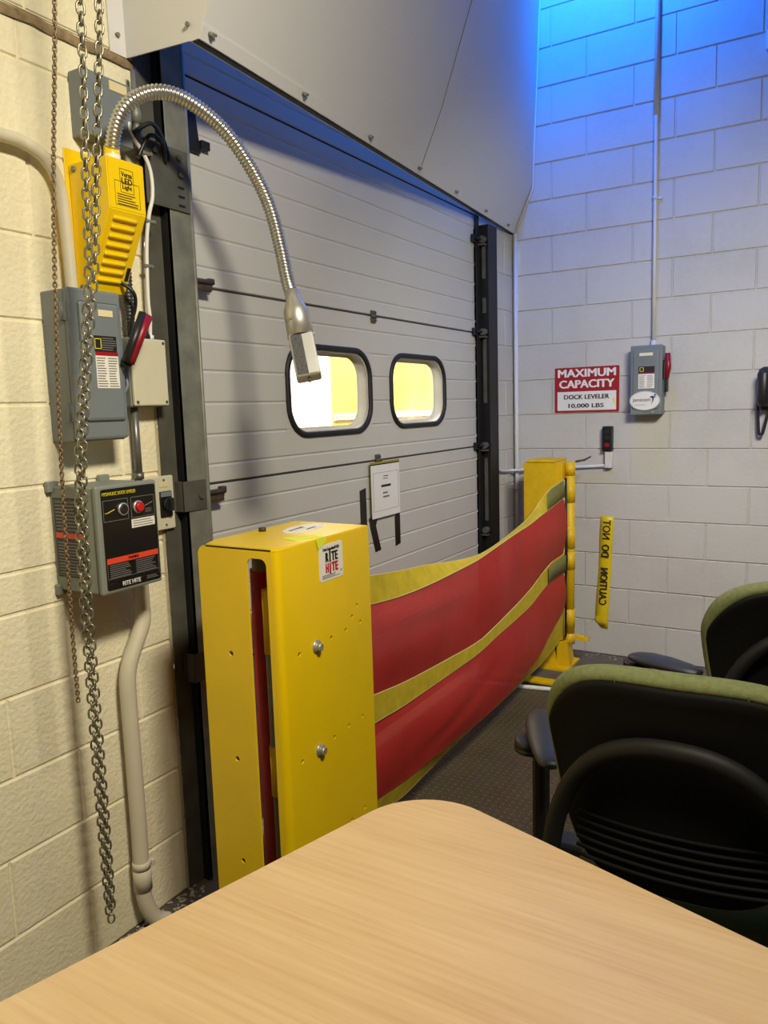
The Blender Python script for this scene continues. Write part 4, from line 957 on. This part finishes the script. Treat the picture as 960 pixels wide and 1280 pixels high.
# ------------------------------------------------------------------ office chairs (local: +y is where the sitter faces)
def outline(hwid, n=72):
    P = []
    zc, top, bot = .745, .986, .505
    for k in range(n):
        a = 2*PI*k/n; c, s = math.cos(a), math.sin(a)
        e = 3.5 if s > 0 else 3.6
        rx = math.copysign(abs(c)**(2/e), c); rz = math.copysign(abs(s)**(2/e), s)
        z = zc+rz*((top-zc) if rz > 0 else (zc-bot))
        wq = hwid*(.81+.19*min(1, max(0, (z-.55)/.28)))
        P.append((rx*wq, z))
    return P
def curv(x, z): return -.245-.10*(z-.5)+1.15*x*x*.55+.03*math.sin((z-.5)*6.5)
def shell(P, rings, side=False):
    mb = MB(); cx = 0; cz = .74; rows = []
    for inset, dep in rings:
        r = []
        for (x, z) in P:
            k_ = min(1, max(0, (z-.80)/.14)); ins = inset*(.30+.70*k_*k_*(3-2*k_)) if side else inset
            L = math.hypot(x-cx, z-cz); f = max(0, (L-ins)/L) if inset < 1 else max(0.0, 2-inset)
            X = cx+(x-cx)*f; Z = cz+(z-cz)*f
            r.append((X, curv(X, Z)+(dep*(.45+.55*k_) if side and inset < 1 else dep*(.45+.55*k_*min(1, max(0, inset-1))) if False else dep), Z))
        rows.append(r+[r[0]])
    mb.grid(rows); return mb
def chair(loc, rz, label, pad=((.283, -.125), (.398, .165))):
    c = thing('office_chair', loc, label, 'office chair', 'green office chairs', rz, local=True)
    P = outline(.270)
    mb = shell(P, [(1.99, .030), (1.6, .030), (1.3, .030), (1.12, .030), (.012, .024), (.003, .012), (0, -.004), (.006, -.020), (.018, -.030), (.030, -.030), (.034, -.022)], True)
    bk = mb.build('backrest', m_green, c)
    md = bk.modifiers.new('s', 'SUBSURF'); md.levels = 1; md.render_levels = 1
    mb = shell(P, [(.030, -.020), (.028, -.034), (.038, -.039), (.06, -.036), (1.3, -.036), (1.5, -.036), (1.7, -.036), (1.99, -.036)], True)
    bs = mb.build('back_shell', m_shell, c)
    for x in (-.105, .12):
        mb = MB(); pts = []
        for k in range(9):
            t = k/8*PI; z = .9735-.006+.0; 
            pts.append((x*(1+.02*k/8), curv(x, .97)+.026*math.cos(t)-.003, .9475+.0285*math.sin(t)))
        mb.tube(pts, .0016, 6); mb.build('seam', m_dgreen, bk)
    for k in range(6):
        z = .56+k*.018; mb = MB()
        mb.tube([(x, curv(x, z)-.042, z+.10*x*x) for x in [-.19+.38*i/12 for i in range(13)]], .0042, 8); mb.build('slat', m_shell, bs)
    mb = MB(); pts = []
    for k in range(33):
        a = PI*k/32; cc_, ss_ = math.cos(a), math.sin(a)
        x = .243*math.copysign(abs(cc_)**.86, cc_); z = .46+.385*abs(ss_)**.80
        pts.append((x, curv(min(.25, abs(x))*.8, max(z, .55))-.066+.10*max(0, (.58-z)), z))
    pts = [(pts[0][0]*.98, pts[0][1]+.09, .44)]+pts+[(pts[-1][0]*.98, pts[-1][1]+.09, .44)]
    mb.tube(pts, .019, 14); mb.build('back_support', m_loop, c)
    # seat
    mb = MB(); rows = []
    S_ = rrect(.46, .48, .13, 8)
    for f, z in ((.0, .475), (.6, .478), (.9, .472), (.98, .458), (1, .440), (.98, .415), (.9, .405), (0, .405)):
        rows.append([(p[0]*f, p[1]*f+.03, z) for p in S_]); rows[-1].append(rows[-1][0])
    mb.grid(rows); mb.build('seat', m_dgreen, c)
    MB().box(-.20, .20, -.18, .20, .385, .408, .01).build('seat_pan', m_shell, c)
    MB().box(-.10, .10, -.26, .12, .33, .388, .02).build('tilt_mechanism', m_shell, c)
    for s in (-1, 1):
        X = .355*s
        mb = MB(); mb.box(X-.016, X+.016, .00, .06, .40, .628, .010); mb.box(min(X, X-.14*s), max(X, X-.14*s), .0, .07, .385, .412, .008); ar = mb.build('armrest', m_bplast, c)
        mb = MB(); mb.lathe((X+.024*s, .03, .620), (0, 0, 1), [(0, .030), (.006, .042), (.016, .044), (.017, .040), (.020, .043), (.032, .042), (.036, .034)], 24); mb.build('arm_bracket', m_bplast, ar)
        p0 = Vector((pad[0][0]*s, pad[0][1], .668)); p1 = Vector((pad[1][0]*s, pad[1][1], .674)); pr = [(.0, .014), (.05, .028), (.2, .037), (.45, .045), (.7, .046), (.88, .036), (.97, .022), (1, .010)]
        mb = MB(); mb.tube([p0.lerp(p1, t)+Vector((0, 0, .004*math.sin(PI*t))) for t, r in pr], [r for t, r in pr], 20, squash=((0, 0, 1), .42)); mb.build('arm_pad', m_arm, ar)
    mb = MB(); mb.cyl((0, 0, .10), (0, 0, .34), .028, 18); mb.build('gas_column', m_black, c)
    for k in range(5):
        a = 2*PI*k/5+.3; dx, dy = math.cos(a), math.sin(a)
        mb = MB(); mb.tube([(dx*.02, dy*.02, .11), (dx*.15, dy*.15, .10), (dx*.29, dy*.29, .075)], [.030, .024, .018], 10); lg = mb.build('leg', m_bplast, c)
        mb = MB()
        px_, py_ = dx*.29, dy*.29
        for o_ in (-.014, .014): mb.cyl((px_-dy*(o_-.008), py_+dx*(o_-.008), .0285), (px_-dy*(o_+.008), py_+dx*(o_+.008), .0285), .028, 16)
        mb.cyl((px_, py_, .03), (px_, py_, .08), .008, 8); mb.build('caster', m_black, lg)
    return c
chair((-2.715, -1.468, .006), math.radians(-88), 'nearest green office chair, its black backrest facing the table edge')
chair((-1.84, -1.535, .006), math.radians(-62), 'farther green office chair, cut off by the right edge behind the nearest chair', ((.235, -.135), (.405, .025)))
